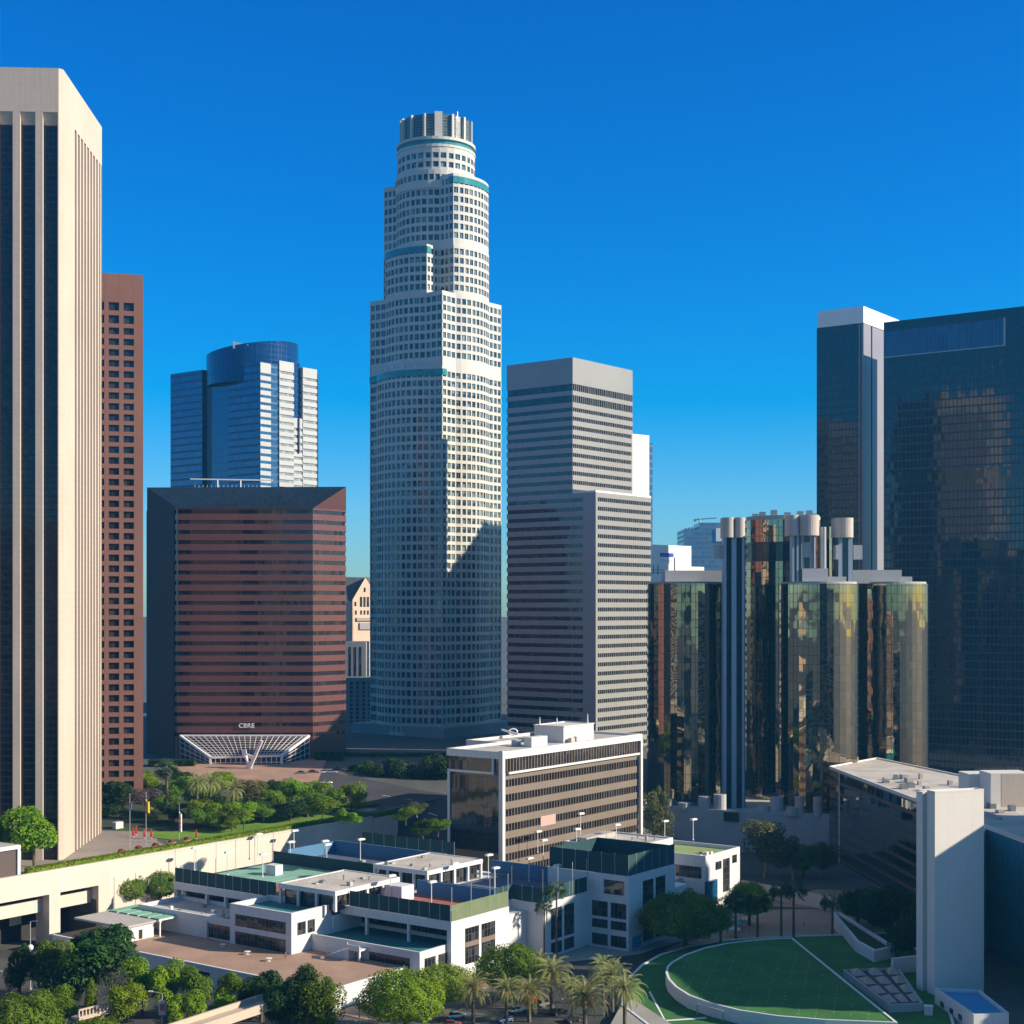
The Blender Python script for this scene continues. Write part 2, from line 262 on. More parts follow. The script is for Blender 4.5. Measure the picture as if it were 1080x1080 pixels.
M = dict(
 bofa=stone('tan granite', (.56, .455, .36), .06, .7, .05, 1.5, 1.95, .07, .80, stain=.3),
 bofa_soffit=stone('tan granite soffit', (.55, .45, .34), .05, .7, .1),
 bofa_glass=glass('bronze strip glass', (.012, .014, .02), (.035, .035, .045), 0, .08, 1.4, 1.95, .01, (.02, .02, .022), .12, .5, ior=1.5),
 brown=stone('rosy brown granite', (.24, .115, .085), .07, .65, .05, 2.0, 3.78, .06, .88),
 brown_glass=glass('brown tower window', (.02, .014, .014), (.06, .045, .04), 0, .08, 1.2, 3.78, .01, (.03, .02, .02), .1, .35),
 ltblue=glass('blue curtain glass', (.012, .09, .19), (.03, .14, .26), .35, .08, 1.6, 4.3, .012, (.012, .05, .10), .08, 1.15, ior=1.6),
 ltblue_plain=glass('blue smooth glass', (.01, .10, .19), (.014, .12, .22), .35, .1, 3, 4.3, .004, (.01, .075, .15), .1, .2),
 navy=glass('navy drum glass', (.006, .045, .13), (.01, .06, .17), .35, .1, 3, 3.2, .006, (.005, .03, .09), .12, .12),
 navy_dark=plain('navy recess', (.008, .018, .05), .3),
 silver=stone('silver white panel', (.42, .43, .41), .06, .45, .08, 0, 4.3, .06, .8),
 silver_glass=glass('silver tower window', (.20, .23, .24), (.36, .38, .37), 0, .3, 1.6, 4.3, .02, (.14, .16, .18), .18, 0, ior=1.35),
 cbre=stone('dark red granite', (.135, .054, .046), .10, .28, .06, 3, 0, .05, .75, spec=.5),
 cbre_glass=glass('red tower band glass', (.010, .007, .010), (.035, .02, .022), 0, .06, 1.5, 4.24, .012, (.05, .022, .02), .09, 0),
 canopy_glass=glass('canopy glass', (.02, .016, .018), (.05, .035, .035), 0, .08, 1.5, 1.5, .006),
 cbre_dark=stone('dark red side panel', (.085, .034, .030), .10, .5, .06, 1.6, 4.24, .12, .7, spec=.12),
 cbre_roof=glass('red tower sloped roof glass', (.008, .012, .022), (.014, .018, .03), 0, .1, 2.5, 2.0, .006, (.02, .022, .03), .12, .1),
 usb=stone('pale granite', (.55, .53, .465), .05, .6, .05, 3.0, 4.4, .05, .9, stain=.1),
 usb_glass=glass('pale tower window', (.02, .048, .058), (.24, .32, .32), 0, .06, 1.4, 4.4, .02, (.03, .05, .05), .12, 0),
 crown_glass=glass('crown louvre glass', (.05, .07, .068), (.11, .14, .125), 0, .2, 1.6, 1.4, .01, (.16, .19, .17), .2, .3),
 usb_teal=glass('teal band glass', (.04, .20, .20), (.06, .26, .25), 0, .1, 3, 3, .01),
 fl_wall=stone('silver striped wall', (.285, .285, .27), .05, .35, .04, 1.5, 0, .05, .85, spec=.6),
 fl_glass=glass('striped tower band glass', (.012, .014, .02), (.05, .055, .055), 0, .07, 1.5, 3.97, .012),
 fl_mull=plain('striped tower mullion', (.34, .35, .33), .4),
 white=stone('white panel wall', (.80, .79, .76), .03, .6, .05, 0, 4, .05, .95),
 bona=glass('bronze mirror glass', (.34, .285, .20), (.43, .36, .25), 1.0, .03, 1.75, 3.35, .004, (.02, .022, .02), .16, .14, wave=.022, wscale=.16),
 bona_dark=glass('bronze dark glass', (.015, .02, .02), (.03, .035, .03), 0, .05, 1.75, 3.35, .01, (.012, .014, .014), .14, .16),
 conc=stone('pale blue grey concrete', (.42, .42, .41), .07, .75, .08, 4, 0, .06, .85, stain=.2),
 conc_tan=stone('tan concrete', (.50, .43, .36), .07, .75, .1, 0, 0, stain=.2),
 shaft=plain('shaft rail', (.30, .36, .42), .5),
 shaft_glass=glass('shaft glass', (.008, .014, .022), (.015, .022, .034), 0, .08, 1.5, 3.3, .004),
 cnp=glass('black granite glass', (.003, .010, .022), (.006, .016, .032), 0, .05, 1.9, 3.9, .006, (.005, .012, .024), .35, .8, ior=1.6),
 cnp_corner=stone('grey metal strip', (.25, .23, .24), .05, .4, .08, 0, 3.9, .06, .85, spec=.6),
 cnp_cap=stone('white cap', (.78, .76, .73), .04, .6, .1),
 cnp_louvre=glass('louvre glass', (.02, .07, .14), (.03, .10, .19), .3, .15, 1.9, 9, .01, (.035, .08, .13), .25, .3),
 mid_wall=stone('beige brown spandrel', (.185, .148, .112), .06, .7, .08, 1.6, 0, .05, .86),
 mid_glass=glass('office band window', (.016, .013, .014), (.05, .045, .045), 0, .07, 1.6, 4.7, .015),
 mid_dark=glass('smoked end wall glass', (.018, .014, .015), (.03, .022, .02), 0, .05, 1.6, 4.7, .006, (.01, .008, .009), .08, .12),
 mid_white=stone('white painted concrete', (.64, .62, .575), .05, .65, .1, stain=.18),
 roofmem=stone('pale roof membrane', (.50, .45, .39), .22, .85, .10, 3.2, 3.2, .07, .9, stain=.3),
 roofdark=stone('dark slate roof', (.07, .07, .075), .15, .8, .3),
 roofgrey=stone('grey gravel roof', (.40, .37, .34), .12, .9, .08),
 ymca=stone('white plaster', (.62, .62, .605), .05, .75, .07, 5.2, 0, .05, .88, stain=.16),
 ymca_glass=glass('club window', (.012, .014, .018), (.06, .06, .06), 0, .07, 1.3, 1.9, .02, (.10, .09, .085), .1, .07),
 deck_green=stone('green court surface', (.13, .24, .15), .10, .85, .1),
 deck_mint=stone('mint court surface', (.20, .40, .30), .08, .85, .1),
 deck_teal=stone('teal deck', (.03, .15, .16), .10, .8, .1),
 deck_red=stone('brick red court surface', (.36, .13, .10), .12, .85, .1),
 deck_lime=stone('lime court surface', (.26, .33, .13), .10, .85, .1),
 deck_slate=stone('slate court surface', (.09, .11, .17), .1, .85, .1),
 lower_roof=stone('stained grey roof', (.40, .39, .40), .22, .85, .12),
 blue_wall=stone('blue wall', (.07, .185, .32), .06, .7, .1),
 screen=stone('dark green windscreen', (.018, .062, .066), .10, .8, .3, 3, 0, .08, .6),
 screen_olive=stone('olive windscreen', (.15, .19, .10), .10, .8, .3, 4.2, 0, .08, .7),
 post=plain('galvanised post', (.46, .47, .46), .45, .3),
 lampw=plain('white lamp metal', (.74, .72, .68), .4),
 terrace=stone('brick paving', (.36, .23, .165), .2, .85, .10, .6, .6, .05, .8),
 pinkpave=stone('plaza paving', (.27, .23, .20), .12, .85, .06, 3.0, 3.0, .12, .85),
 asphalt=stone('asphalt', (.06, .06, .062), .25, .85, .06, stain=.4),
 ground=stone('city ground', (.10, .10, .09), .25, .9, .02),
 sidewalk=stone('pavement concrete', (.33, .31, .28), .1, .85, .1, 1.5, 1.5, .04, .8),
 grass=stone('lawn grass', (.12, .225, .02), .25, .95, .08, bump=.3),
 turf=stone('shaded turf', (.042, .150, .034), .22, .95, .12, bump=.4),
 soil=stone('planted earth', (.045, .055, .025), .3, .95, .15),
 paint=plain('white road paint', (.75, .74, .70), .7),
 rim=stone('white kerb', (.66, .66, .66), .05, .7, .1),
 retain=stone('retaining wall concrete', (.60, .53, .44), .07, .75, .07, 4.5, 0, .06, .86, stain=.15),
 garage_dark=plain('dark garage interior', (.03, .028, .026), .9),
 bark=stone('bark', (.11, .08, .055), .2, .9, .5),
 bark_pale=stone('pale bark', (.30, .25, .19), .2, .9, .5),
 palmbark=stone('palm bark', (.17, .13, .09), .2, .9, .8, 0, .35, .1, .6),
 leaf=leafmat('leaf bright', (.13, .235, .006), (.25, .37, .010)),
 leaf_mid=leafmat('leaf mid green', (.085, .165, .008), (.17, .27, .014)),
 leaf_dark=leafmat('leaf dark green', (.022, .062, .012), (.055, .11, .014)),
 leaf_olive=leafmat('leaf olive', (.10, .115, .03), (.19, .19, .06)),
 leaf_grey=leafmat('leaf grey lilac', (.11, .09, .085), (.17, .14, .12)),
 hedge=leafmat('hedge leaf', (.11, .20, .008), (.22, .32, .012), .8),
 frond=leafmat('date palm frond', (.25, .27, .09), (.38, .39, .14), .5, .3),
 frond_dark=leafmat('fan palm frond', (.04, .075, .025), (.075, .12, .035), .5, .25),
 dates=plain('orange date bunches', (.75, .24, .015), .6, 0, .25, 2.5),
 yellow=leafmat('yellow blossom', (.45, .38, .02), (.30, .34, .02)),
 redflower=leafmat('red blossom', (.42, .05, .05), (.25, .08, .03)),
 pot=plain('pale planter', (.60, .52, .42), .7),
 red=plain('red canvas', (.50, .035, .04), .7),
 mirror=glass('mirror facade', (.30, .32, .29), (.38, .40, .36), 1.0, .03, 1.5, 3.9, .006, (.10, .072, .055), .06, 1.25, wave=.01, wscale=.1),
 mirror_teal=glass('teal facade', (.02, .22, .30), (.04, .28, .36), 0, .07, 2.4, 3.9, .008, (.006, .05, .07), .3, .12),
 slab=stone('white concrete slab', (.70, .66, .60), .04, .7, .06, 0, 3.9, .04, .93, stain=.1),
 pool_blue=stone('blue roof coating', (.05, .26, .50), .1, .6, .15),
 pyramid=plain('tan skylight pyramid', (.42, .33, .27), .5),
 far_blue=glass('distant blue facade', (.10, .22, .34), (.16, .30, .42), .2, .2, 3, 4, .006, (.10, .20, .30), .3, 1.2),
 lib=stone('pale limestone', (.64, .47, .34), .08, .75, .08, 2, 1, .04, .85, stain=.2),
 lib_roof=stone('slate roof', (.10, .10, .11), .1, .8, .2, 0, .6, .06, .7),
 dusk=stone('grey facade', (.30, .29, .28), .08, .8, .05, 0, 4, .1, .85),
 darkwin=glass('small window', (.02, .022, .026), (.07, .07, .07), 0, .08, 1.2, 3, .02),
 signblue=plain('blue sign', (.02, .05, .42), .4),
 signwhite=plain('white lettering', (.82, .82, .80), .5),
 steel=plain('grey steel', (.30, .31, .32), .4, .6),
 white_steel=plain('white painted steel', (.78, .76, .74), .4),
 flag_yellow=plain('yellow flag', (.70, .45, .02), .7), flag_blue=plain('blue flag', (.03, .10, .40), .7), flag_white=plain('white flag', (.7, .68, .66), .7),
 guide=stone('pale concrete deck', (.50, .40, .31), .07, .75, .1, 0, 0, stain=.1),
 carglass=glass('car glass', (.01, .012, .014), None, 0, .05), tyre=plain('tyre rubber', (.015, .015, .015), .8), rimm=plain('wheel rim', (.5, .5, .52), .3, .8),
 headlight=plain('headlight lens', (.75, .75, .72), .15), taillight=plain('tail light', (.35, .01, .01), .2),
 teal_awning=plain('turquoise canvas', (.03, .36, .42), .7),
 cloth=plain('dark cloth', (.05, .055, .08), .8), skin=plain('skin', (.42, .27, .19), .6),
)
GRID = 36.0

# ------------------------------------------------------------------ terrain: low street level, raised plaza hill on the left
HL = Fr(-129.7, 407.0, GRID)              # hedge line: u along the hedge, v to the left of it
HEDGE_END = 139.0
def sm(x, a, b):
    t = min(1, max(0, (x-a)/(b-a))); return t*t*(3-2*t)
def hill(u, v):
    q = HL.o+HL.eu*u+HL.ev*v
    return 9.0*sm(q.y, 480, 660)
def tz(x, y):
    d = Vector((x, y))-HL.o; u = d.dot(HL.eu); v = d.dot(HL.ev)
    hp = hill(u, v)
    if u < HEDGE_END: return hp if v > 0 else -20.0
    k = sm(v, -75, 5)
    k2 = sm(u, HEDGE_END, HEDGE_END+40)
    k = k*k2+(1-k2)*(1.0 if v > 0 else k*.4)
    return -20+(hp+20)*k
def build_terrain():
    us = [-260, -200, -150, -100, -60, -30]+[i*5 for i in range(0, 28)]+[22.4, 22.6, 138.99, 139.01]+[140+i*6 for i in range(0, 40)]+[420, 520, 700]
    vs = [-400, -300, -220, -150]+[-120+i*5 for i in range(0, 24)]+[-.01, .01, 12.4, 12.6]+[5+i*6 for i in range(0, 40)]+[260, 330, 450]
    mb = MB(); nv = len(vs)
    us.sort(); vs.sort()
    for u in us:
        for v in vs:
            p = HL.p2(u, v); mb.v.append((p[0], p[1], (-20.0 if u < 22.5 and v < 12.5 else tz(*p))-.02))
    for i in range(len(us)-1):
        for j in range(nv-1): mb.f.append((i*nv+j, (i+1)*nv+j, (i+1)*nv+j+1, i*nv+j+1))
    kind(mb.build('terrain', M['ground']), 'structure')
    g = MB(); g.quad((-9000, -9000, -20.6), (9000, -9000, -20.6), (9000, 14000, -20.6), (-9000, 14000, -20.6))
    kind(g.build('ground', M['ground']), 'structure')
build_terrain()
def drape(name, poly, mat, dz=.03, step=4.0, zfix=None, k='structure', flat=None):
    pts = []
    n = len(poly)
    for i in range(n):
        a = Vector(poly[i][:2]); b = Vector(poly[(i+1) % n][:2]); m = max(1, int((b-a).length/step))
        pts += [a.lerp(b, t/m) for t in range(m)]
    nb = len(pts); edges = [(i, (i+1) % nb) for i in range(nb)]
    if zfix is None:
        x0 = min(p.x for p in pts); x1 = max(p.x for p in pts); y0 = min(p.y for p in pts); y1 = max(p.y for p in pts)
        x = x0+step/2
        while x < x1:
            y = y0+step/2
            while y < y1: pts.append(Vector((x+.01*random.random(), y))); y += step
            x += step
    ov, oe, of, *_ = delaunay_2d_cdt(pts, edges, [list(range(nb))], 1, 1e-4)
    mb = MB(); mb.v = [(p.x, p.y, (tz(p.x, p.y)+dz) if zfix is None else zfix) for p in ov]; mb.f = [tuple(f) for f in of]
    for i, f in enumerate(mb.f):
        a, b, c = (Vector(mb.v[q]) for q in f[:3])
        if (b-a).cross(c-a).z < 0: mb.f[i] = tuple(reversed(f))
    o = mb.build(name, mat); kind(o, k); return o
def P2(lst, z): return [tuple(gp(x, y, z).xy) for x, y in lst]

# ------------------------------------------------------------------ generic tower made of solid floor slabs with a glass core between them
def band_tower(root, poly, z0, z1, bands, wall, glassm, t=.5, mull=None, mp=1.5, mw=.12, medges=None, bandname='window_band', top=True):
    mb = MB(); zs = [z0]
    for a, b in bands: zs += [a, b]
    zs.append(z1)
    for i in range(0, len(zs), 2):
        if zs[i+1]-zs[i] > .01: mb.prism(poly, zs[i], zs[i+1])
    mb.build('wall', wall, root)
    inn = inset(poly, t); n = len(poly)
    for a, b in bands:
        g = MB(); g.prism(inn, a-.05, b+.05, caps=False); go = g.build(bandname, glassm, root)
    if mull:
        ml = MB()
        for e in (medges if medges is not None else range(n)):
            p, q = Vector(poly[e]), Vector(poly[(e+1) % n]); L = (q-p).length; d = (q-p)/L; k = max(2, round(L/mp))
            for i in range(k+1):
                c = p+d*(L*i/k); c0 = c-d*mw/2; c1 = c+d*mw/2
                if i == 0: c0 = c
                if i == k: c1 = c
                for a, b in bands: ml.wallbox(c0, c1, a, b, t*.9, -.02)
        ml.build('mullions', mull, root)

# ------------------------------------------------------------------ bank tower, tan granite with dark strips
def tan_tower():
    root = thing('office_tower', 'tallest tan granite tower at the left edge with dark vertical window strips', 'skyscraper', (-158, 458, 0))
    fr = Fr(-127.7, 431, -3.4); fr2 = fr   # u = back along the right face, v = to the left along the front
    W, D, ZT = 62.0, 53.0, 225.0
    t = 1.7
    mb = MB(); mb.box(fr, t, D-t, t, W-t, -1, 223); mb.build('core', M['bofa_glass'], root)
    wl = MB()
    cut = 1.1
    cr = [fr.p2(0, cut), fr.p2(cut, 0), fr.p2(D, 0), fr.p2(D, W), fr.p2(0, W)]
    wl.prism(cr, 212.5, ZT-1.0); wl.ring(cr, 1.0, ZT-1.0, ZT)
    wl.prism([fr.p2(0, cut), fr.p2(cut, 0), fr.p2(15.2, 0), fr.p2(15.2, 1.2), fr.p2(2.4, 1.2), fr.p2(0, 1.35)][::1], 0, 212.5)
    # front piers
    k = 0; v = 1.3
    bays = []
    while v < W-5:
        bays.append((v, v+4.25)); a = v+4.25; b = min(W, a+2.05)
        wl.box(fr, 0, 2.4, a, b, 0, 212.5); v = b
    bays.append((v, W))
    for i in range(9):                      # right face fins
        u = 15.2+2.55+i*4.2; wl.box(fr, u, u+1.65 if i < 8 else D, 0, 2.4, 0, 212.5)
    for i in range(14): wl.box(fr, 2+i*4.2, 3.6+i*4.2 if i < 13 else D, W-2.4, W, 0, 212.5)
    for i in range(14): wl.box(fr, D-2.4, D, i*4.4, i*4.4+2, 0, 212.5)
    wl.build('wall', M['bofa'], root)
    so_ = MB()
    for a, b in bays:
        g = MB(); g.quad(fr.p(t-.02, a, 0), fr.p(t-.02, a, 209.2), fr.p(t-.02, b, 209.2), fr.p(t-.02, b, 0)); g.build('window_strip', M['bofa_glass'], root)
        so_.quad(fr.p(t-.03, a, 209.2), fr.p(.25, a, 212.49), fr.p(.25, b, 212.49), fr.p(t-.03, b, 209.2))
    so_.build('sloped_soffit', M['bofa_soffit'], root)
    pw = MB(); pw.box(fr, 1.2, D-1.2, 1.2, W-1.2, 223.9, 224.1); pw.build('roof', M['roofgrey'], root)
tan_tower()

# ------------------------------------------------------------------ rosy brown tower with punched windows
def brown_tower():
    root = thing('office_tower', 'rosy brown granite tower with small square windows, right behind the tan tower', 'skyscraper', (-150, 565, 5))
    d = 540.0; xr = (151-CX)/F*d; zt = zat(290, d); x0 = xr-52; fr = Fr(xr, d, -14.5)
    wl = MB(); ph = 3.83; ztop = zat(319, d)
    cols = []; x = 3.2
    while x < 48: cols.append((x, x+3.55)); x += 5.1
    rows = []; z = ztop-3.3
    k = 0
    while z > 2: rows.append((z, z+(2.9 if k in (0, 1) else 2.35))); z -= (4.6 if k in (0,) else ph); k += 1
    zz = [-2]
    for a, b in sorted(rows): zz += [a, b]
    zz.append(zt)
    for i in range(0, len(zz), 2): wl.box(fr, .03, 52, .03, 51.97, zz[i], zz[i+1])
    vv = [0]
    for a, b in cols: vv += [a, b]
    vv.append(52)
    for i in range(0, len(vv), 2): wl.box(fr, 0, 1.2, vv[i], vv[i+1], -1.9, zt-.02)
    wl.box(fr, 1.2, 52, 0, 1.2, -1.9, zt-.03); wl.box(fr, 1.2, 52, 50.8, 52, -1.9, zt-.03); wl.box(fr, 50.8, 52.02, 1.2, 50.8, -1.9, zt-.03)
    wl.build('wall', M['brown'], root)
    cells = [(c, r) for r in rows for c in cols[:4]]
    rest = MB()
    for i, (c, r) in enumerate(cells):
        m = MB() if (c in cols[:2] and rows.index(r) < 50) else rest
        m.quad(fr.p(.7, c[0], r[0]), fr.p(.7, c[0], r[1]), fr.p(.7, c[1], r[1]), fr.p(.7, c[1], r[0]))
        if m is not rest: m.build('window', M['brown_glass'], root)
    for r in rows:
        for c in cols[4:]: rest.quad(fr.p(.7, c[0], r[0]), fr.p(.7, c[0], r[1]), fr.p(.7, c[1], r[1]), fr.p(.7, c[1], r[0]))
    kind(rest.build('more_windows', M['brown_glass'], root), 'stuff')
brown_tower()

# ------------------------------------------------------------------ blue glass tower with a curved crown
def blue_tower():
    d = 900.0
    root = thing('office_tower', 'blue glass tower with curved navy crown and silver right side, behind the dark red block', 'skyscraper', (at(260, 800, 930).x, 930, 0))
    fr = Fr((274.5-CX)/F*d, d, GRID+2)
    z = lambda y: zat(y, d)
    mpp = d/F
    # left face along v: 275 -> 185
    Lv = 82.0; Lu = 52.0
    left = [(0, 28, 'glass'), (28, 44, 'plain'), (44, 52, 'notch'), (52, Lv, 'glass')]
    core = MB(); core.box(fr, 2, Lu-2, 2, Lv-2, -10, z(383)); core.build('core', M['navy_dark'], root)
    for a, b, kd in left:
        m = MB(); u0 = {'glass': 0, 'plain': .8, 'notch': 4}[kd]
        m.box(fr, u0, 20, a+.01, b-.01, -10, z(381 if kd != 'notch' else 384)); m.build('curtain_wall' if kd == 'glass' else ('smooth_glass' if kd == 'plain' else 'notch'), {'glass': M['ltblue'], 'plain': M['ltblue_plain'], 'notch': M['navy']}[kd], root)
    # right face: silver strips
    fl = 4.35
    def silver(u0, u1, v0, ztop, winw=None):
        s_ = MB(); zz = ztop
        s_.box(fr, u0, u1, v0, 18, ztop-6, ztop)
        k = 0; zz = ztop-6
        while zz > 90:
            s_.box(fr, u0, u1, v0, 18, zz-fl, zz-fl*.40); k += 1; zz -= fl
        s_.box(fr, u0, u1, v0, 18, -10, zz); s_.build('silver_wall', M['silver'], root)
        g = MB(); g.box(fr, u0+.2, u1-.2, v0+.5, 17.5, 60, ztop-5); g.build('window_column', M['silver_glass'], root)
    silver(.1, 8.5, -.1, z(382)); silver(14.5, 26.5, -1.0, z(377)); silver(34.0, 46.0, -1.0, z(380)); silver(26.5, 34.0, -.6, z(436))
    n_ = MB(); n_.box(fr, 26.5, 34, 1.5, 18, z(440), z(375)); n_.build('notch', M['navy'], root)
    v_ = MB(); v_.box(fr, 30, 31, -1.3, 0, z(474), z(436)); v_.build('fin', M['navy_dark'], root)
    # curved crown, top slopes up to the right
    c = fr.p2(23, 32); rr = 29.0; n = 48; m = MB(); tops = []
    for i in range(n):
        a = 2*math.pi*i/n; x = c[0]+math.cos(a)*rr*.97; y = c[1]+math.sin(a)*rr
        tops.append((x, y, z(352)-(1-math.cos(a))*4.2))
    for i in range(n):
        j = (i+1) % n; a, b = tops[i], tops[j]; m.quad((a[0], a[1], z(400)), (b[0], b[1], z(400)), b, a)
    m.quad(*tops); m.build('crown', M['navy'], root)
    g = MB(); a0 = R(-104); a1 = R(-84)
    p = lambda a, zz: (c[0]+math.cos(a)*rr*.976, c[1]+math.sin(a)*(rr+.15), zz)
    g.quad(p(a0, z(365)), p(a1, z(361)), p(a0, z(357))); g.build('crown_emblem', M['signwhite'], root)
blue_tower()

# ------------------------------------------------------------------ dark red banded block with a chamfered front and sloped glass roof
def red_block():
    d = 635.0
    root = thing('office_block', 'wide dark red banded office block with sloped black glass roof edge', 'office building', (-110, 665, 8))
    xl, xr = (187-CX)/F*d, (330-CX)/F*d; e1 = Fr(0, 0, GRID).ev; e2 = Vector((.64, .768)); e1 = Vector((-.68, .733))
    A = Vector((xl, d)); B = Vector((xr, d)); Lf = A+e1*25.2; Rt = B+e2*19.2
    back = [Vector((Rt.x-6, Rt.y+45)), Vector((Lf.x-3, Lf.y+45))]
    low = [A, B, Rt, back[0], back[1], Lf]; zt0 = zat(536, d); zt1 = zat(513, 648)
    z0 = 4.0; fl = 4.24; bands = []
    z = zt0-fl*.15
    while z-fl*.42 > 14: bands.append((z-fl*.40, z)); z -= fl
    mb = MB(); bs = sorted(bands); zs = [z0]
    for a, b in bs: zs += [a, b]
    zs.append(zt0)
    poly = [tuple(p) for p in low]
    for i in range(0, len(zs), 2): mb.prism(poly, zs[i], zs[i+1])
    mb.build('wall', M['cbre'], root)
    inn = inset(poly, .35)
    for a, b in bs:
        g = MB(); g.prism(inn, a-.03, b+.03, caps=False); g.build('window_band', M['cbre_glass'], root)
    # smoked glass chamfer on the left
    s_ = MB(); n1 = Vector((-.733, -.68)); s_.prism([tuple(Lf+n1*.25), tuple(A+n1*.25+e1*2.2), tuple(A+e1*2.2), tuple(Lf)], z0, zt0); s_.build('smoked_glass_side', M['cbre_dark'], root)
    # sloped roof skirt and upper mass
    up = [tuple(Lf), tuple(Rt), tuple(back[0]), tuple(back[1])]
    r = MB()
    r.quad((A.x, A.y, zt0), (B.x, B.y, zt0), (Rt.x, Rt.y, zt1), (Lf.x, Lf.y, zt1)); r.build('sloped_roof', M['cbre_roof'], root)
    s2 = MB(); s2.quad((B.x, B.y, zt0), (Rt.x, Rt.y, zt0), (Rt.x, Rt.y, zt1)); s2.quad((Lf.x, Lf.y, zt0), (A.x, A.y, zt0), (Lf.x, Lf.y, zt1))
    for p, q in ((Rt, back[0]), (back[0], back[1]), (back[1], Lf)): s2.quad((p.x, p.y, zt0), (q.x, q.y, zt0), (q.x, q.y, zt1), (p.x, p.y, zt1))
    s2.build('gable', M['cbre_dark'], root)
    s3 = MB(); s3.quad(*[(x, y, zt1-.02) for x, y in up]); s3.build('roof', M['roofgrey'], root)
    e = MB(); e.bar((A.x-.4, A.y-.1, zt0+.1), (B.x+.4, B.y-.1, zt0+.1), .5, .5); e.build('eave_trim', M['cbre_dark'], root)
    # white lattice entrance canopy
    zb = zat(806, d)
    T0 = at(190, 776, d-.6); T1 = at(326, 776, d-.6); F0 = at(222, 799, d-17); F1 = at(297, 797, d-17)
    gl = MB(); ms = MB()
    def panel(a, b, c, dd, nu, nv, r_=.13):
        gl.quad(a, b, c, dd)
        for i in range(nu+1): ms.bar(a.lerp(b, i/nu), dd.lerp(c, i/nu), r_*2, r_*2)
        for j in range(nv+1): ms.bar(a.lerp(dd, j/nv), b.lerp(c, j/nv), r_*2, r_*2)
    G0 = Vector((F0.x, F0.y, zb)); G1 = Vector((F1.x, F1.y, zb)); H0 = Vector((T0.x, T0.y, zb)); H1 = Vector((T1.x, T1.y, zb))
    panel(F0, F1, T1, T0, 22, 9, .075); panel(G0, G1, F1, F0, 14, 2, .14)
    panel(H0, G0, F0, T0, 6, 5, .09); panel(G1, H1, T1, F1, 6, 5, .09)
    for a, b in ((F0, F1), (F0, T0), (F1, T1), (T0, T1), (F0, G0), (F1, G1)): ms.bar(a, b, .85, .85)
    c = ms.build('entrance_canopy', M['white_steel'], root); gl.build('canopy_glass', M['canopy_glass'], c)
    # sign
    f = bpy.data.curves.new('sign_letters', 'FONT'); f.body = 'CBRE'; f.size = 2.6; f.extrude = .15; f.align_x = 'CENTER'; f.materials.append(M['signwhite']); f.offset = .04; f.space_character = 1.1
    so_ = text_mesh('sign_letters', f); COL.objects.link(so_); p = at(260, 767.5, d-.35); so_.location = p; so_.rotation_euler = (R(90), 0, 0); link(so_, root)
    # rooftop rail and rods
    rl = MB()
    for i in range(18): q = Vector((-138+i*1.8, 660, 0)); rl.tube((q.x, q.y, zt1-.2), (q.x, q.y, zt1+1.6), .08, n=4)
    rl.bar((-140, 660, zt1+4.2), (-104, 660, zt1+3.6), .5, .5); rl.tube((-128, 660, zt1), (-128, 660, zt1+4), .3, n=5); rl.tube((-118, 660, zt1), (-118, 660, zt1+3.8), .3, n=5)
    rl.build('roof_rail', M['white_steel'], root)
red_block()

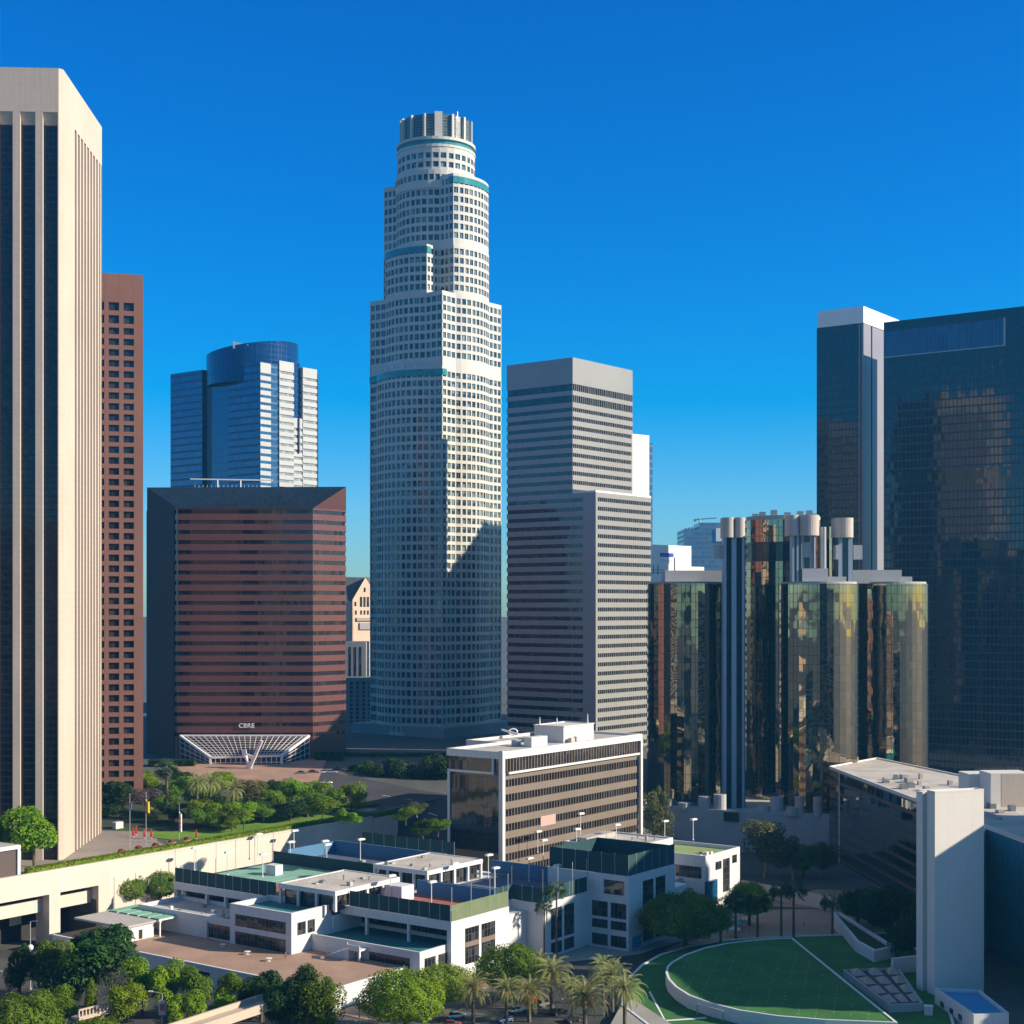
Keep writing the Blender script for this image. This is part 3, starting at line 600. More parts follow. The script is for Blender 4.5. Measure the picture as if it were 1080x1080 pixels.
# ------------------------------------------------------------------ pale round tower with square corners
def round_tower():
    C = Vector((-38.3, 765.0)); root = thing('office_tower', 'tallest centre tower, pale granite, stepped and round with a finned crown', 'skyscraper', (C.x, C.y, 4))
    g = R(GRID+1); ea = Vector((math.sin(g), math.cos(g))); eb = Vector((-math.cos(g), math.sin(g)))
    def sq(a, b, h): return h/max(abs(a), abs(b))
    def bulgeb(a, b, r, w): return min(r, w/max(1e-6, abs(a)))
    def bulgea(a, b, r, w): return min(r, w/max(1e-6, abs(b)))
    S = 23.5
    def T1(a, b): return max(sq(a, b, S), bulgeb(a, b, 27.0, 14), bulgea(a, b, 30.5, 19))
    def T2(a, b): return max(sq(a, b, S), bulgeb(a, b, 27.0, 14), bulgea(a, b, 26.8, 14))
    def T25(a, b): return max(bulgeb(a, b, 26.8, 14), bulgea(a, b, 26.8, 13.5), 20.0)
    def T3(a, b): return max(bulgeb(a, b, 26.6, 14), 20.0)
    def outline(fn, seg=3.0):
        N = 1440; pts = []
        for i in range(N):
            t = 2*math.pi*i/N; a, b = math.cos(t), math.sin(t); r = fn(a, b); pts.append(C+ea*(a*r)+eb*(b*r))
        # corners: sharp turning
        cor = []
        for i in range(N):
            d1 = (pts[i]-pts[i-3]); d2 = (pts[(i+3) % N]-pts[i])
            an = abs(d1.angle_signed(d2)) if d1.length > 1e-6 and d2.length > 1e-6 else 0
            cor.append(an)
        cs = [i for i in range(N) if cor[i] > .35 and cor[i] == max(cor[(i+k) % N] for k in range(-8, 9))]
        res = []; cs2 = []
        for i in cs:
            if not cs2 or i-cs2[-1] > 6: cs2.append(i)
        if not cs2: cs2 = [0]
        for k, i in enumerate(cs2):
            j = cs2[(k+1) % len(cs2)]; j = j if j > i else j+N
            run = [pts[q % N] for q in range(i, j+1)]; L = sum((run[q+1]-run[q]).length for q in range(len(run)-1)); n = max(1, round(L/seg))
            tgt = [L*m/n for m in range(n)]; acc = 0; q = 0
            for tt in tgt:
                while q < len(run)-2 and acc+(run[q+1]-run[q]).length < tt: acc += (run[q+1]-run[q]).length; q += 1
                l = (run[q+1]-run[q]).length; res.append(tuple(run[q].lerp(run[q+1], min(1, (tt-acc)/l if l else 0))))
        return res
    fl = 4.42
    wl = MB(); cand = []; rest = MB(); teal = MB(); rail = MB()
    def tband(fn, z0, z1, side):
        o = outline(fn, 3.05); n = len(o); teal = MB()
        for i in range(n):
            a, b = Vector(o[i]), Vector(o[(i+1) % n]); mid_ = (a+b)/2-C
            if not side(mid_.dot(ea), mid_.dot(eb)): continue
            d = (b-a).normalized(); nn = Vector((d.y, -d.x))*.25; teal.quad((*(a+nn), z0), (*(b+nn), z0), (*(b+nn), z1), (*(a+nn), z1))
        teal.build('teal_band', M['usb_teal'], root)
    def tier(fn, z0, z1, seg=3.0, topband=0, wh=.64, pierw=.36, cap=1.6):
        o = outline(fn, seg); inn = inset(o, .55); n = len(o)
        nf = max(1, int((z1-cap-topband-z0)/fl)); f0 = z1-cap-topband-nf*fl
        zz = [z0]
        for k in range(nf): zz += [f0+k*fl+fl*(1-wh)*.6, f0+k*fl+fl*(1-wh)*.6+fl*wh]
        if topband: zz += [z1-cap-topband, z1-cap]
        zz.append(z1)
        for i in range(0, len(zz), 2):
            if zz[i+1] > zz[i]: wl.prism(o, zz[i], zz[i+1])
        if topband: teal.prism(inset(o, .3), z1-cap-topband, z1-cap, caps=False)
        for i in range(n):
            a, b = Vector(o[i]), Vector(o[(i+1) % n]); d = (b-a); L = d.length; d.normalize(); nn = Vector((d.y, -d.x))
            if L < .4: continue
            m = pierw*(1.0 if i % 3 else 1.7) if L > 2 else L*.25
            zt = z1-cap-topband-.02
            wl.wallbox(a, a+d*m, z0, zt, .5, -.03); wl.wallbox(b-d*pierw if L > 2 else b-d*(L*.25), b, z0, zt, .5, -.03)
            for k in range(nf):
                za, zb = zz[1+2*k], zz[2+2*k]; p, q = a+d*m-nn*.45, b-d*pierw-nn*.45
                if (q-p).dot(d) <= .1: continue
                cand.append((nn.dot(Vector((.6, -.8)))*1.0+za/1000*.5, [(p.x, p.y, za), (q.x, q.y, za), (q.x, q.y, zb), (p.x, p.y, zb)]))
        wl.prism(inn, z0+.1, z1-.1, caps=True)
        return o
    z = lambda y, dd=748: zat(y, dd)
    tier(T1, 4, z(391), 3.05); tband(T1, z(391)-4.4, z(391)-1.2, lambda a, b: a < -19 and abs(b) < 24)
    tier(T2, z(391), z(313), 3.05, 0)
    tier(T25, z(313), z(262), 3.05, 0, cap=1.0); tband(T25, z(262)-4.2, z(262)-1, lambda a, b: a < -19)
    tier(T3, z(262), z(187), 3.05, 0); tband(T3, z(187)-4.6, z(187)-1.4, lambda a, b: b < -20)
    z3 = z(187)
    tier(lambda a, b: 20.6, z3-6, z3+3, 3.0, 0)
    tier(lambda a, b: 19.6, z3+3, zat(157, 750), 3.9, 0, wh=.62, pierw=.5, cap=2.2)
    zc = zat(157, 750); cap0 = outline(lambda a, b: 19.9, 3.0); cap1 = outline(lambda a, b: 19.4, 3.0)
    wl.prism(cap0, zc, zc+1.2); teal.prism(outline(lambda a, b: 18.9, 3.0), zc+1.2, zc+3.6, caps=False); wl.prism(cap0, zc+3.6, zc+5.0)
    zf = zc+5.0; ztop = zat(118, 748)
    # finned crown
    cr = MB(); cr.prism(outline(lambda a, b: 17.6, 2.5), zf, ztop-1.0); cr.build('crown_drum', M['crown_glass'], root)
    fins = MB(); n = 16
    for i in range(n):
        a = 2*math.pi*(i+.3)/n; dv = Vector((math.cos(a), math.sin(a))); tv = Vector((-dv.y, dv.x)); hw = (1.9, .55, .55, .55)[i % 4]
        h = ztop-(0 if i % 4 == 0 else .9)
        q = [C+dv*15.5-tv*hw, C+dv*(19.0 if i % 4 else 18.2)-tv*hw, C+dv*(19.0 if i % 4 else 18.2)+tv*hw, C+dv*15.5+tv*hw]
        fins.prism([tuple(k) for k in q], zf, h)
    fins.build('crown_fins', M['usb'], root)
    hp = MB()
    hp.prism(outline(lambda a, b: 16.8, 2.5), ztop-1.0, ztop-.8)
    for dx, hh in ((3, 3.5), (6, 2.2), (11, 4.5), (-4, 2.0), (-9, 1.4)): hp.tube((C.x+dx, C.y-9, ztop-1.7), (C.x+dx, C.y-9, ztop+hh*.6), .35, n=6)
    hp.build('roof_masts', M['steel'], root)
    for i in range(7):
        a = R(195+i*14); q = C+Vector((math.cos(a), math.sin(a)))*28.2; rail.tube((q.x, q.y, z(391)), (q.x, q.y, z(387)), .3, n=5)
    rail.build('terrace_posts', M['white_steel'], root)
    wl.build('wall', M['usb'], root); teal.build('teal_band', M['usb_teal'], root)
    cand.sort(key=lambda c: -c[0])
    for s_, q in cand[:100]:
        m = MB(); m.quad(*q); m.build('window', M['usb_glass'], root)
    for s_, q in cand[100:]: rest.quad(*q)
    kind(rest.build('more_windows', M['usb_glass'], root), 'stuff')
    pd = MB(); o = outline(lambda a, b: sq(a, b, 30), 6); pd.prism(o, 2, 14); pd.build('podium', M['dusk'], root)
round_tower()

# ------------------------------------------------------------------ horizontally striped tower with a lower shoulder
def striped_tower():
    d = 665.0; fr = Fr((604-CX)/F*d, d, GRID+2)
    root = thing('office_tower', 'horizontally striped silver and black tower with a lower shoulder on its right', 'skyscraper', (fr.p2(20, 10)[0], fr.p2(20, 10)[1], -5))
    zt = zat(378, d); fl = 4.06; zs = zat(519, 658)
    hi = fr.rect(0, 47.5, 0, 36.8); lo = fr.rect(0, 44, -12.3, -.02)
    b = []; z = zat(404.5, d)
    b.append((z-3.0, z)); z2 = zat(416.5, d); b.append((z2-3.1, z2)); z = zat(429.5, d)
    step = zat(429.5, d)-zat(439.1, d)
    while z > -6: b.append((z-1.75, z)); z -= step
    b = sorted(b)
    band_tower(root, hi, -20, zt, b, M['fl_wall'], M['fl_glass'], .3, M['fl_mull'], 1.5, .16, [0])
    bl = [q for q in b if q[1] < zs-1.5]
    lowroot = root
    mb = MB(); zz = [-20]
    for a, c in bl: zz += [a, c]
    zz.append(zs)
    for i in range(0, len(zz), 2): mb.prism(lo, zz[i], zz[i+1])
    # solid end pier of the shoulder's left side
    mb.box(fr, -.03, 1.5, -12.33, -5.5, -20, zs-.02)
    mb.build('shoulder_wall', M['fl_wall'], root)
    g = MB(); inn = fr.rect(.3, 43.7, -12.0, -.02)
    for a, c in bl: g.prism(inn, a-.05, c+.05, caps=False)
    g.build('shoulder_glass', M['fl_glass'], root)
    ml = MB(); p, q = Vector(lo[0]), Vector(lo[1]); L = (q-p).length; dv = (q-p)/L; k = 29
    for i in range(k+1):
        c = p+dv*(L*i/k)
        for a, e in bl: ml.wallbox(c-dv*.08 if i else c, c+dv*.08 if i < k else c, a, e, .27, -.02)
    ml.build('shoulder_mullions', M['fl_mull'], root)
    r = MB(); r.ring(lo, .5, zs, zs+.8); r.build('shoulder_parapet', M['cnp_cap'], root)
    pr = MB(); pr.ring(hi, .5, zt, zt+.5); pr.build('parapet', M['fl_wall'], root)
striped_tower()

# ------------------------------------------------------------------ small far buildings
def far_things():
    d = 850.0
    root = thing('office_tower', 'plain white windowless tower edge showing behind the striped tower', 'skyscraper', at(675, 800, d+20))
    x0 = (652-CX)/F*d; zt = zat(456, d); f = Fr(x0, d, 50); L = 10.0
    while CX+F*f.p2(L, 0)[0]/f.p2(L, 0)[1] < 684: L += .5
    m = MB(); m.box(f, 0, L, 0, 10, -20, zt); m.build('wall', M['white'], root)
    g = MB(); g.box(f, L+.02, L+3.4, .6, 9.5, -20, zt-4); g.build('window_strip', M['ltblue'], root)
    # block with the blue sign
    d = 800.0; root = thing('office_block', 'cream windowless block with a small blue sign near its roof', 'office building', at(712, 800, d+15))
    x0, x1 = (660-CX)/F*d, (729-CX)/F*d; zt = zat(576, d)
    f = Fr(x0, d, 48)
    def up(px):      # distance along the face at which it stands at picture column px
        u = 0
        while CX+F*f.p2(u, 0)[0]/f.p2(u, 0)[1] < px: u += .1
        return u
    def zp_(px, y): return zat(y, f.p2(up(px), 0)[1])
    U1 = up(729)
    m = MB(); m.box(f, 0, U1, 0, 14, -20, zp_(729, 576)); m.build('wall', M['white'], root)
    m = MB(); m.box(f, U1+.02, up(744), 1, 13, -20, zp_(744, 598)); m.build('side_wing', M['white'], root)
    ua, ub = up(696), up(710); z0_, z1_, z2_ = zp_(703, 594.5), zp_(703, 587.5), zp_(703, 583.3)
    sg = MB(); sg.box(f, ua, ub, -.3, -.02, z1_, z2_); sgo = sg.build('sign', M['signblue'], root)
    wp = MB(); wp.box(f, ua, ub, -.28, -.02, z0_, z1_-.02); wp.build('sign_panel', M['signwhite'], sgo)
    mk = MB()
    for i, (t, h) in enumerate(((.12, 1.8), (.24, 2.6), (.38, 1.3), (.53, 1.6), (.67, 1.2), (.83, 1.7))): u = ua+(ub-ua)*t; mk.box(f, u, u+.4, -.34, -.28, z0_+.8, z0_+.8+h)
    mk.build('sign_marks', M['steel'], sgo)
    lad = MB()
    for x in (689, 694, 711.5): p = at(x, 606, d-1.5); lad.tube(p, (p.x, p.y, p.z+(9 if x > 700 else 5)), .35, n=5)
    for y in (601, 604): p = at(686, y, d-1.5); q = at(700, y, d-1.5); lad.bar(p, q, .4, .4)
    lad.build('roof_frame', M['steel'], root)
    # distant blue slab and its roof crane
    d = 1300.0; root = thing('office_tower', 'hazy blue distant tower between the cream block and the mirror cylinders', 'skyscraper', at(745, 760, d+20))
    def X(x): return (x-CX)/F*d
    m = MB(); m.prism([(X(721), d), (X(790), d), (X(790), d+50), (X(721), d+50)], -20, zat(558, d)); m.prism([(X(738), d+3), (X(790), d+3), (X(790), d+45), (X(738), d+45)], zat(558, d), zat(551, d)); m.build('wall', M['far_blue'], root)
    m = MB(); m.prism([(X(755), d-.6), (X(766), d-.6), (X(766), d), (X(755), d)], zat(571, d), zat(557, d)); m.build('white_panel', M['white'], root)
    for i in range(6):
        m = MB(); x = X(724+i*3.0); m.box(WORLD, x, x+1.3, d+5, d+8, zat(558, d), zat(556.5-(i % 3)*.5, d)); m.build('roof_unit', M['steel'], root)
    cr = thing('construction_crane', 'small dark tower crane on the roof of the hazy blue tower', 'crane', at(737, 556, d+8))
    p = at(738, 552, d+8); m = MB(); m.tube((p.x, p.y, zat(558, d)), (p.x, p.y, zat(546, d)), .8, n=5); m.build('mast', M['steel'], cr)
    m = MB(); m.bar((X(733), p.y, zat(547.5, d)), (X(757), p.y, zat(545.8, d)), .9, .9); m.build('jib', M['steel'], cr)
    m = MB(); m.box(WORLD, X(733), X(735.5), p.y-1, p.y+1, zat(549.5, d), zat(547.6, d)); m.build('counterweight', M['steel'], cr)
    # gabled limestone building
    d = 905.0
    root = thing('gabled_building', 'old limestone building with a steep gable between the red block and the round tower', 'building', at(380, 780, d+15))
    m = MB(); pts = [(371, 688), (392, 688), (392, 655), (399, 655), (399, 634), (385, 609), (371, 634)]
    fr_ = [at(x, y, d+(x-371.5)*.45) for x, y in ((371.5, 800), (400, 800), (400, 633), (385.5, 609), (371.5, 633))]
    m.quad(*fr_); bk = [p+Vector((0, 28, 0)) for p in fr_]; n = len(fr_)
    for i in range(n):
        if i not in (2, 3): m.quad(fr_[i], bk[i], bk[(i+1) % n], fr_[(i+1) % n])
    m.quad(*reversed(bk)); m.build('wall', M['lib'], root)
    r = MB(); up = Vector((0, 0, .5))
    for i in (2, 3): r.quad(fr_[i]+up+Vector((0, .6, 0)), bk[i]+up, bk[(i+1) % n]+up, fr_[(i+1) % n]+up+Vector((0, .6, 0)))
    lw = [at(360, 608.5, d+14), at(385.5, 609, d+14), at(373, 634, d+1), at(352, 634, d+1)]; r.quad(*lw); r.build('roof', M['lib_roof'], root)
    w_ = MB(); w_.prism([(at(345, 0, d).x, d+1), (at(371.4, 0, d).x, d+1), (at(371.4, 0, d).x, d+28), (at(345, 0, d).x, d+28)], 0, zat(634, d)); w_.build('wing', M['lib'], root)
    for x in (381, 384.6, 388.2):
        q = MB(); a = at(x-1.1, 640, d-.25+(x-372.6)*.45); b = at(x+1.1, 629.5, d-.25+(x-370.4)*.45); q.quad((a.x, a.y, a.z), (b.x, b.y, a.z), (b.x, b.y, b.z), (a.x, a.y, b.z)); q.build('window', M['darkwin'], root)
    for x, y in ((375, 637), (384.8, 622), (375.5, 646), (381, 646), (384.6, 646), (388.2, 646), (394, 637)):
        q = MB(); a = at(x-.9, y+2.2, d-.25+(x-372.4)*.45); b = at(x+.9, y-2.2, d-.25+(x-370.6)*.45); q.quad((a.x, a.y, a.z), (b.x, b.y, a.z), (b.x, b.y, b.z), (a.x, a.y, b.z)); q.build('window', M['darkwin'], root)
    lg = MB(); a = at(376, 655, d-1.0); b = at(397, 651.5, d-1.0); lg.wallbox((a.x, d+1), (b.x, d+11), a.z, b.z, 1.2); a = at(379, 664, d-.9); b = at(394, 657, d-.9); lg.wallbox((a.x, d+2.5), (b.x, d+9.5), a.z, b.z, 1.0); lg.build('balcony', M['dusk'], root)
    # grey-blue blocks in the gap, in front of the limestone building
    d = 835.0
    root = thing('office_block', 'low shaded grey block in the gap left of the round tower', 'office building', at(381, 800, d+10))
    m = MB(); m.prism([(at(330, 0, d).x, d), (at(402, 0, d).x, d), (at(402, 0, d).x, d+25), (at(330, 0, d).x, d+25)], 0, zat(716, d)); m.build('wall', M['dusk'], root)
    for i in range(4):
        q = MB(); x = at(369+i*6.5, 0, d).x
        for k in range(11): z = 8+k*2.35; q.quad((x, d-.1, z), (x+1.6, d-.1, z), (x+1.6, d-.1, z+1.5), (x, d-.1, z+1.5))
        q.build('window_column', M['darkwin'], root)
    c = MB(); c.box(WORLD, at(329, 0, d).x, at(403, 0, d).x, d-.6, d, zat(718, d), zat(715, d)); c.build('cornice', M['dusk'], root)
    d = 870.0
    root = thing('office_block', 'taller grey block with dark window bays just behind the low shaded block', 'office building', at(375, 760, d+8))
    m = MB(); m.prism([(at(330, 0, d).x, d), (at(386, 0, d).x, d), (at(386, 0, d).x, d+20), (at(330, 0, d).x, d+20)], 0, zat(677, d)); m.build('wall', M['dusk'], root)
    q = MB()
    for i in range(3): x = at(368+i*5.5, 0, d).x; q.quad((x, d-.1, 30), (x+1.2, d-.1, 30), (x+1.2, d-.1, 49), (x, d-.1, 49))
    q.build('window_bays', M['darkwin'], root)
far_things()

# ------------------------------------------------------------------ mirror glass hotel: cylinders round a taller core
def hotel():
    root = thing('hotel', 'bronze mirror glass hotel of clustered round towers with concrete lift shafts', 'hotel', (115, 640, -20))
    zp = -5.5; nfac = 36
    def cyl(name, x, y, r, z0, z1, mat, n=nfac, ph=0.0):
        m = MB(); p = [(x+math.cos(2*math.pi*(i+ph)/n)*r, y+math.sin(2*math.pi*(i+ph)/n)*r) for i in range(n)]; m.prism(p, z0, z1); o = m.build(name, mat, root); return p
    specs = [((724-CX)/F*606, 606, 15.8), ((863.5-CX)/F*584, 584, 15.2), ((939-CX)/F*617, 617, 15.1)]
    for x, y, r in specs:
        zt = zat(616, y); cyl('mirror_cylinder', x, y, r, zp, zt, M['bona'])
        o = MB(); o.prism([(x+math.cos(2*math.pi*i/36)*(r-.9), y+math.sin(2*math.pi*i/36)*(r-.9)) for i in range(36)], zt, zt+.8); o.build('roof', M['roofgrey'], root)
    cx, cy = 111.5, 624.0
    zt = zat(550, 624)
    cyl('core_cylinder', cx, cy, 17, zp, zat(593, 624), M['bona']); cyl('recessed_floor', cx, cy, 16.4, zat(593, 624), zat(573, 624), M['bona_dark']); cyl('core_crown', cx, cy, 17, zat(573, 624), zt, M['bona'])
    cap = MB(); cap.prism([(cx+math.cos(2*math.pi*i/40)*15, cy+math.sin(2*math.pi*i/40)*15) for i in range(40)], zt, zt+1.8); cap.build('core_roof', M['conc_tan'], root)
    for i in range(7):
        u = MB(); a = R(190+i*26); x = cx+math.cos(a)*12; y = cy+math.sin(a)*12; u.box(WORLD, x-1.2, x+1.2, y-1, y+1, zt+1.8, zt+3.0+(i % 3)*.5); u.build('roof_unit', M['steel'], root)
    # penthouse slabs
    for x0, x1, y0, y1, d, th in ((700, 765, 602, 615.5, 607, 15), (843, 870, 600, 615.5, 582, 14), (870, 889, 608.5, 615.5, 583, 14), (896, 947, 601.5, 615.5, 613, 14), (946, 958, 608.5, 615.5, 614, 12)):
        m = MB(); a, b = (x0-CX)/F*d, (x1-CX)/F*d; m.box(WORLD, a, b, d-6, d-6+th, zat(615.6, d), zat(y0, d)); m.build('penthouse', M['conc'], root)
    # lift shafts
    def shaft(xs, d, ytop, ycap, caps, y_bot, rails):
        z1 = zat(ycap, d); z0 = y_bot
        a, b = (xs[0]-CX)/F*d, (xs[1]-CX)/F*d
        g = MB(); g.box(WORLD, a+.3, b-.3, d, d+6, z0, z1); so_ = g.build('lift_shaft', M['shaft_glass'], root)
        rl = MB()
        for r0, r1 in rails: rl.box(WORLD, (r0-CX)/F*d, (r1-CX)/F*d, d-.5, d+5, z0, z1)
        rl.build('shaft_rail', M['shaft'], so_)
        c = MB(); zt_ = zat(ytop, d)
        for c0, c1 in caps:
            x0, x1 = (c0-CX)/F*d, (c1-CX)/F*d; mx, rr = (x0+x1)/2, (x1-x0)/2
            p = [(mx+math.cos(math.pi+math.pi*i/12)*rr, d-.5+math.sin(math.pi+math.pi*i/12)*rr*.9) for i in range(13)]+[(x1, d+6), (x0, d+6)]
            c.prism(p, z1, zt_)
        c.build('shaft_cap', M['conc_tan'], so_)
    shaft((763, 787), 584, 546, 567, ((762, 774.3), (774.5, 785.5)), zp, ((763, 766), (771.5, 776.5), (782.5, 785)))
    shaft((836, 846), 577, 543.5, 565, ((830.5, 842.2), (842.4, 863.5)), zat(616, 577), ((835.5, 837.5), (840, 842)))
    shaft((880, 899), 586, 546.5, 567, ((880.2, 899.5),), zat(616, 586), ((884, 888), (894.5, 899)))
    m = MB(); d = 578; m.box(WORLD, (842.5-CX)/F*d, (860-CX)/F*d, d, d+8, zat(616, d), zat(565, d)); tw = m.build('stair_tower', M['conc'], root)
    for y0, y1 in ((572, 565.5), (600, 588)):
        q = MB(); a, b = (848-CX)/F*d, (854-CX)/F*d; q.quad((a, d-.1, zat(y0, d)), (b, d-.1, zat(y0, d)), (b, d-.1, zat(y1, d)), (a, d-.1, zat(y1, d))); q.build('window', M['bona_dark'], tw)
    m = MB(); x = (858.5-CX)/F*d; m.tube((x, d-.3, zat(599, d)), (x, d-.3, zat(566, d)), .5, n=8); x = (871.5-CX)/F*d
    m.tube((x, d+6, zat(616, d)), (x, d+6, zat(555, d)), 1.3, n=12); m.build('riser_pipe', M['steel'], root)
    cyl('service_drum', (868-CX)/F*602, 602, 5.0, zat(620, 602), zat(556, 602), M['bona'], 20)
    for x0, x1, y0, y1, d in ((899.5, 909, 575, 590, 587), (753, 763, 574.5, 589, 586), (881, 884, 575, 590, 585)):
        m = MB(); m.box(WORLD, (x0-CX)/F*d, (x1-CX)/F*d, d-1, d+4, zat(y1, d), zat(y0, d)); m.build('landing_pod', M['conc'], root)
    # podium
    pod = MB(); a = gp(660, 848, zp); pts = [at(655, 0, 580).xy, at(705, 0, 579).xy, at(770, 0, 570).xy, at(830, 0, 564).xy, at(876, 0, 560).xy, (146, 572), (195, 640), (190, 720), (60, 720), (40, 640)]
    pod.prism([tuple(p) for p in pts], -20, zp); pod.ring([tuple(p) for p in pts], .6, zp, zp+1.0); po = pod.build('podium', M['conc'], root)
    q = MB(); a = at(763, 866, 570.2); b = at(779, 857, 568.5); q.quad((a.x, a.y-.4, a.z), (b.x, b.y-.4, a.z), (b.x, b.y-.4, b.z), (a.x, a.y-.4, b.z)); q.build('opening', M['garage_dark'], po)
    for x, h, d in ((676, 4.0, 604), (703, 4, 604), (720, 3, 602), (741, 5.5, 601), (757, 6.5, 599), (803, 2.5, 596), (816, 6, 594), (840, 7, 588), (859, 7, 586), (833, 3, 588)):
        m = MB(); d -= 18; xx = (x-CX)/F*d; m.tube((xx, d-6, zp+.02), (xx, d-6, zp+h), 1.7 if x in (676, 703, 840, 859) else 2.4, n=14); m.build('podium_kiosk', M['conc_tan'] if x > 835 else M['conc'], root)
hotel()

# ------------------------------------------------------------------ twin black towers on the right
def black_towers():
    d = 750.0; fr = Fr((911-CX)/F*d, d, GRID)
    root = thing('office_tower', 'black glass tower with white roof cap, standing left of its bigger twin', 'skyscraper', (fr.p2(20, 12)[0], fr.p2(20, 12)[1], -20))
    zt = zat(323, d)
    m = MB(); m.box(fr, 0, 50, 1.2, 25, -20, zt-8.2); m.build('curtain_wall', M['cnp'], root)
    c = MB(); c.box(fr, -.8, 50.5, -.2, 24.2, zt-8.2, zt); c.build('roof_cap', M['cnp_cap'], root)
    s_ = MB(); s_.box(fr, .1, 9, 0, 1.2, -20, zt-8.2); s_.build('corner_strip', M['cnp_corner'], root)
    s2 = MB(); s2.box(fr, 11.2, 30, .2, 1.2, -20, zt-8.2); s2.build('corner_strip', M['cnp_corner'], root)
    s3 = MB(); s3.box(fr, -.3, .4, 0, .9, -20, zt-8.2); s3.box(fr, -.3, .4, 1.8, 2.5, -20, zt-8.2); s3.box(fr, .6, 1.3, 24.4, 25.4, -20, zt-8.2); s3.build('edge_trim', M['cnp_corner'], root)
    e1 = Fr(0, 0, GRID).ev
    d2 = 720.0; o = Vector(((932-CX)/F*d2, d2))-e1*82
    f2 = Fr(o.x, o.y, GRID)
    root = thing('office_tower', 'broad black glass tower at the right edge, louvre strip below its roof', 'skyscraper', (f2.p2(20, 40)[0], f2.p2(20, 40)[1], -20))
    zt = zat(340, d2)
    m = MB(); m.box(f2, 0, 50, 0, 82, -20, zt); m.build('curtain_wall', M['cnp'], root)
    # louvre strip: v from 82 (left end) to about 25
    vR = 82-57.0
    l = MB(); l.box(f2, -.25, 0, vR, 81.7, zt-16.5, zt-4.6); l.build('louvre_strip', M['cnp_louvre'], root)
    fz = MB(); fz.box(f2, -.45, 0, vR-.9, vR, zt-17.0, zt-4.2); fz.box(f2, -.45, 0, vR, 81.7, zt-17.0, zt-16.5); fz.build('strip_frame', M['shaft'], root)
    fd = bpy.data.curves.new('sign_letters', 'FONT'); fd.body = 'L L F'; fd.size = 5.0; fd.extrude = .1; fd.materials.append(plain('faint lettering', (.09, .12, .15), .5))
    so_ = text_mesh('sign_letters', fd); COL.objects.link(so_); p = f2.p(-.3, vR+9.5, zt-26.5); so_.location = p; so_.rotation_euler = (R(90), 0, math.atan2(-e1.y, -e1.x)); link(so_, root)
    dk = MB(); dk.box(f2, -.12, 0, .5, 81.5, zat(497, d2)-8, zat(488, d2)-5); dk.build('plant_floor', M['bona_dark'], root)
black_towers()

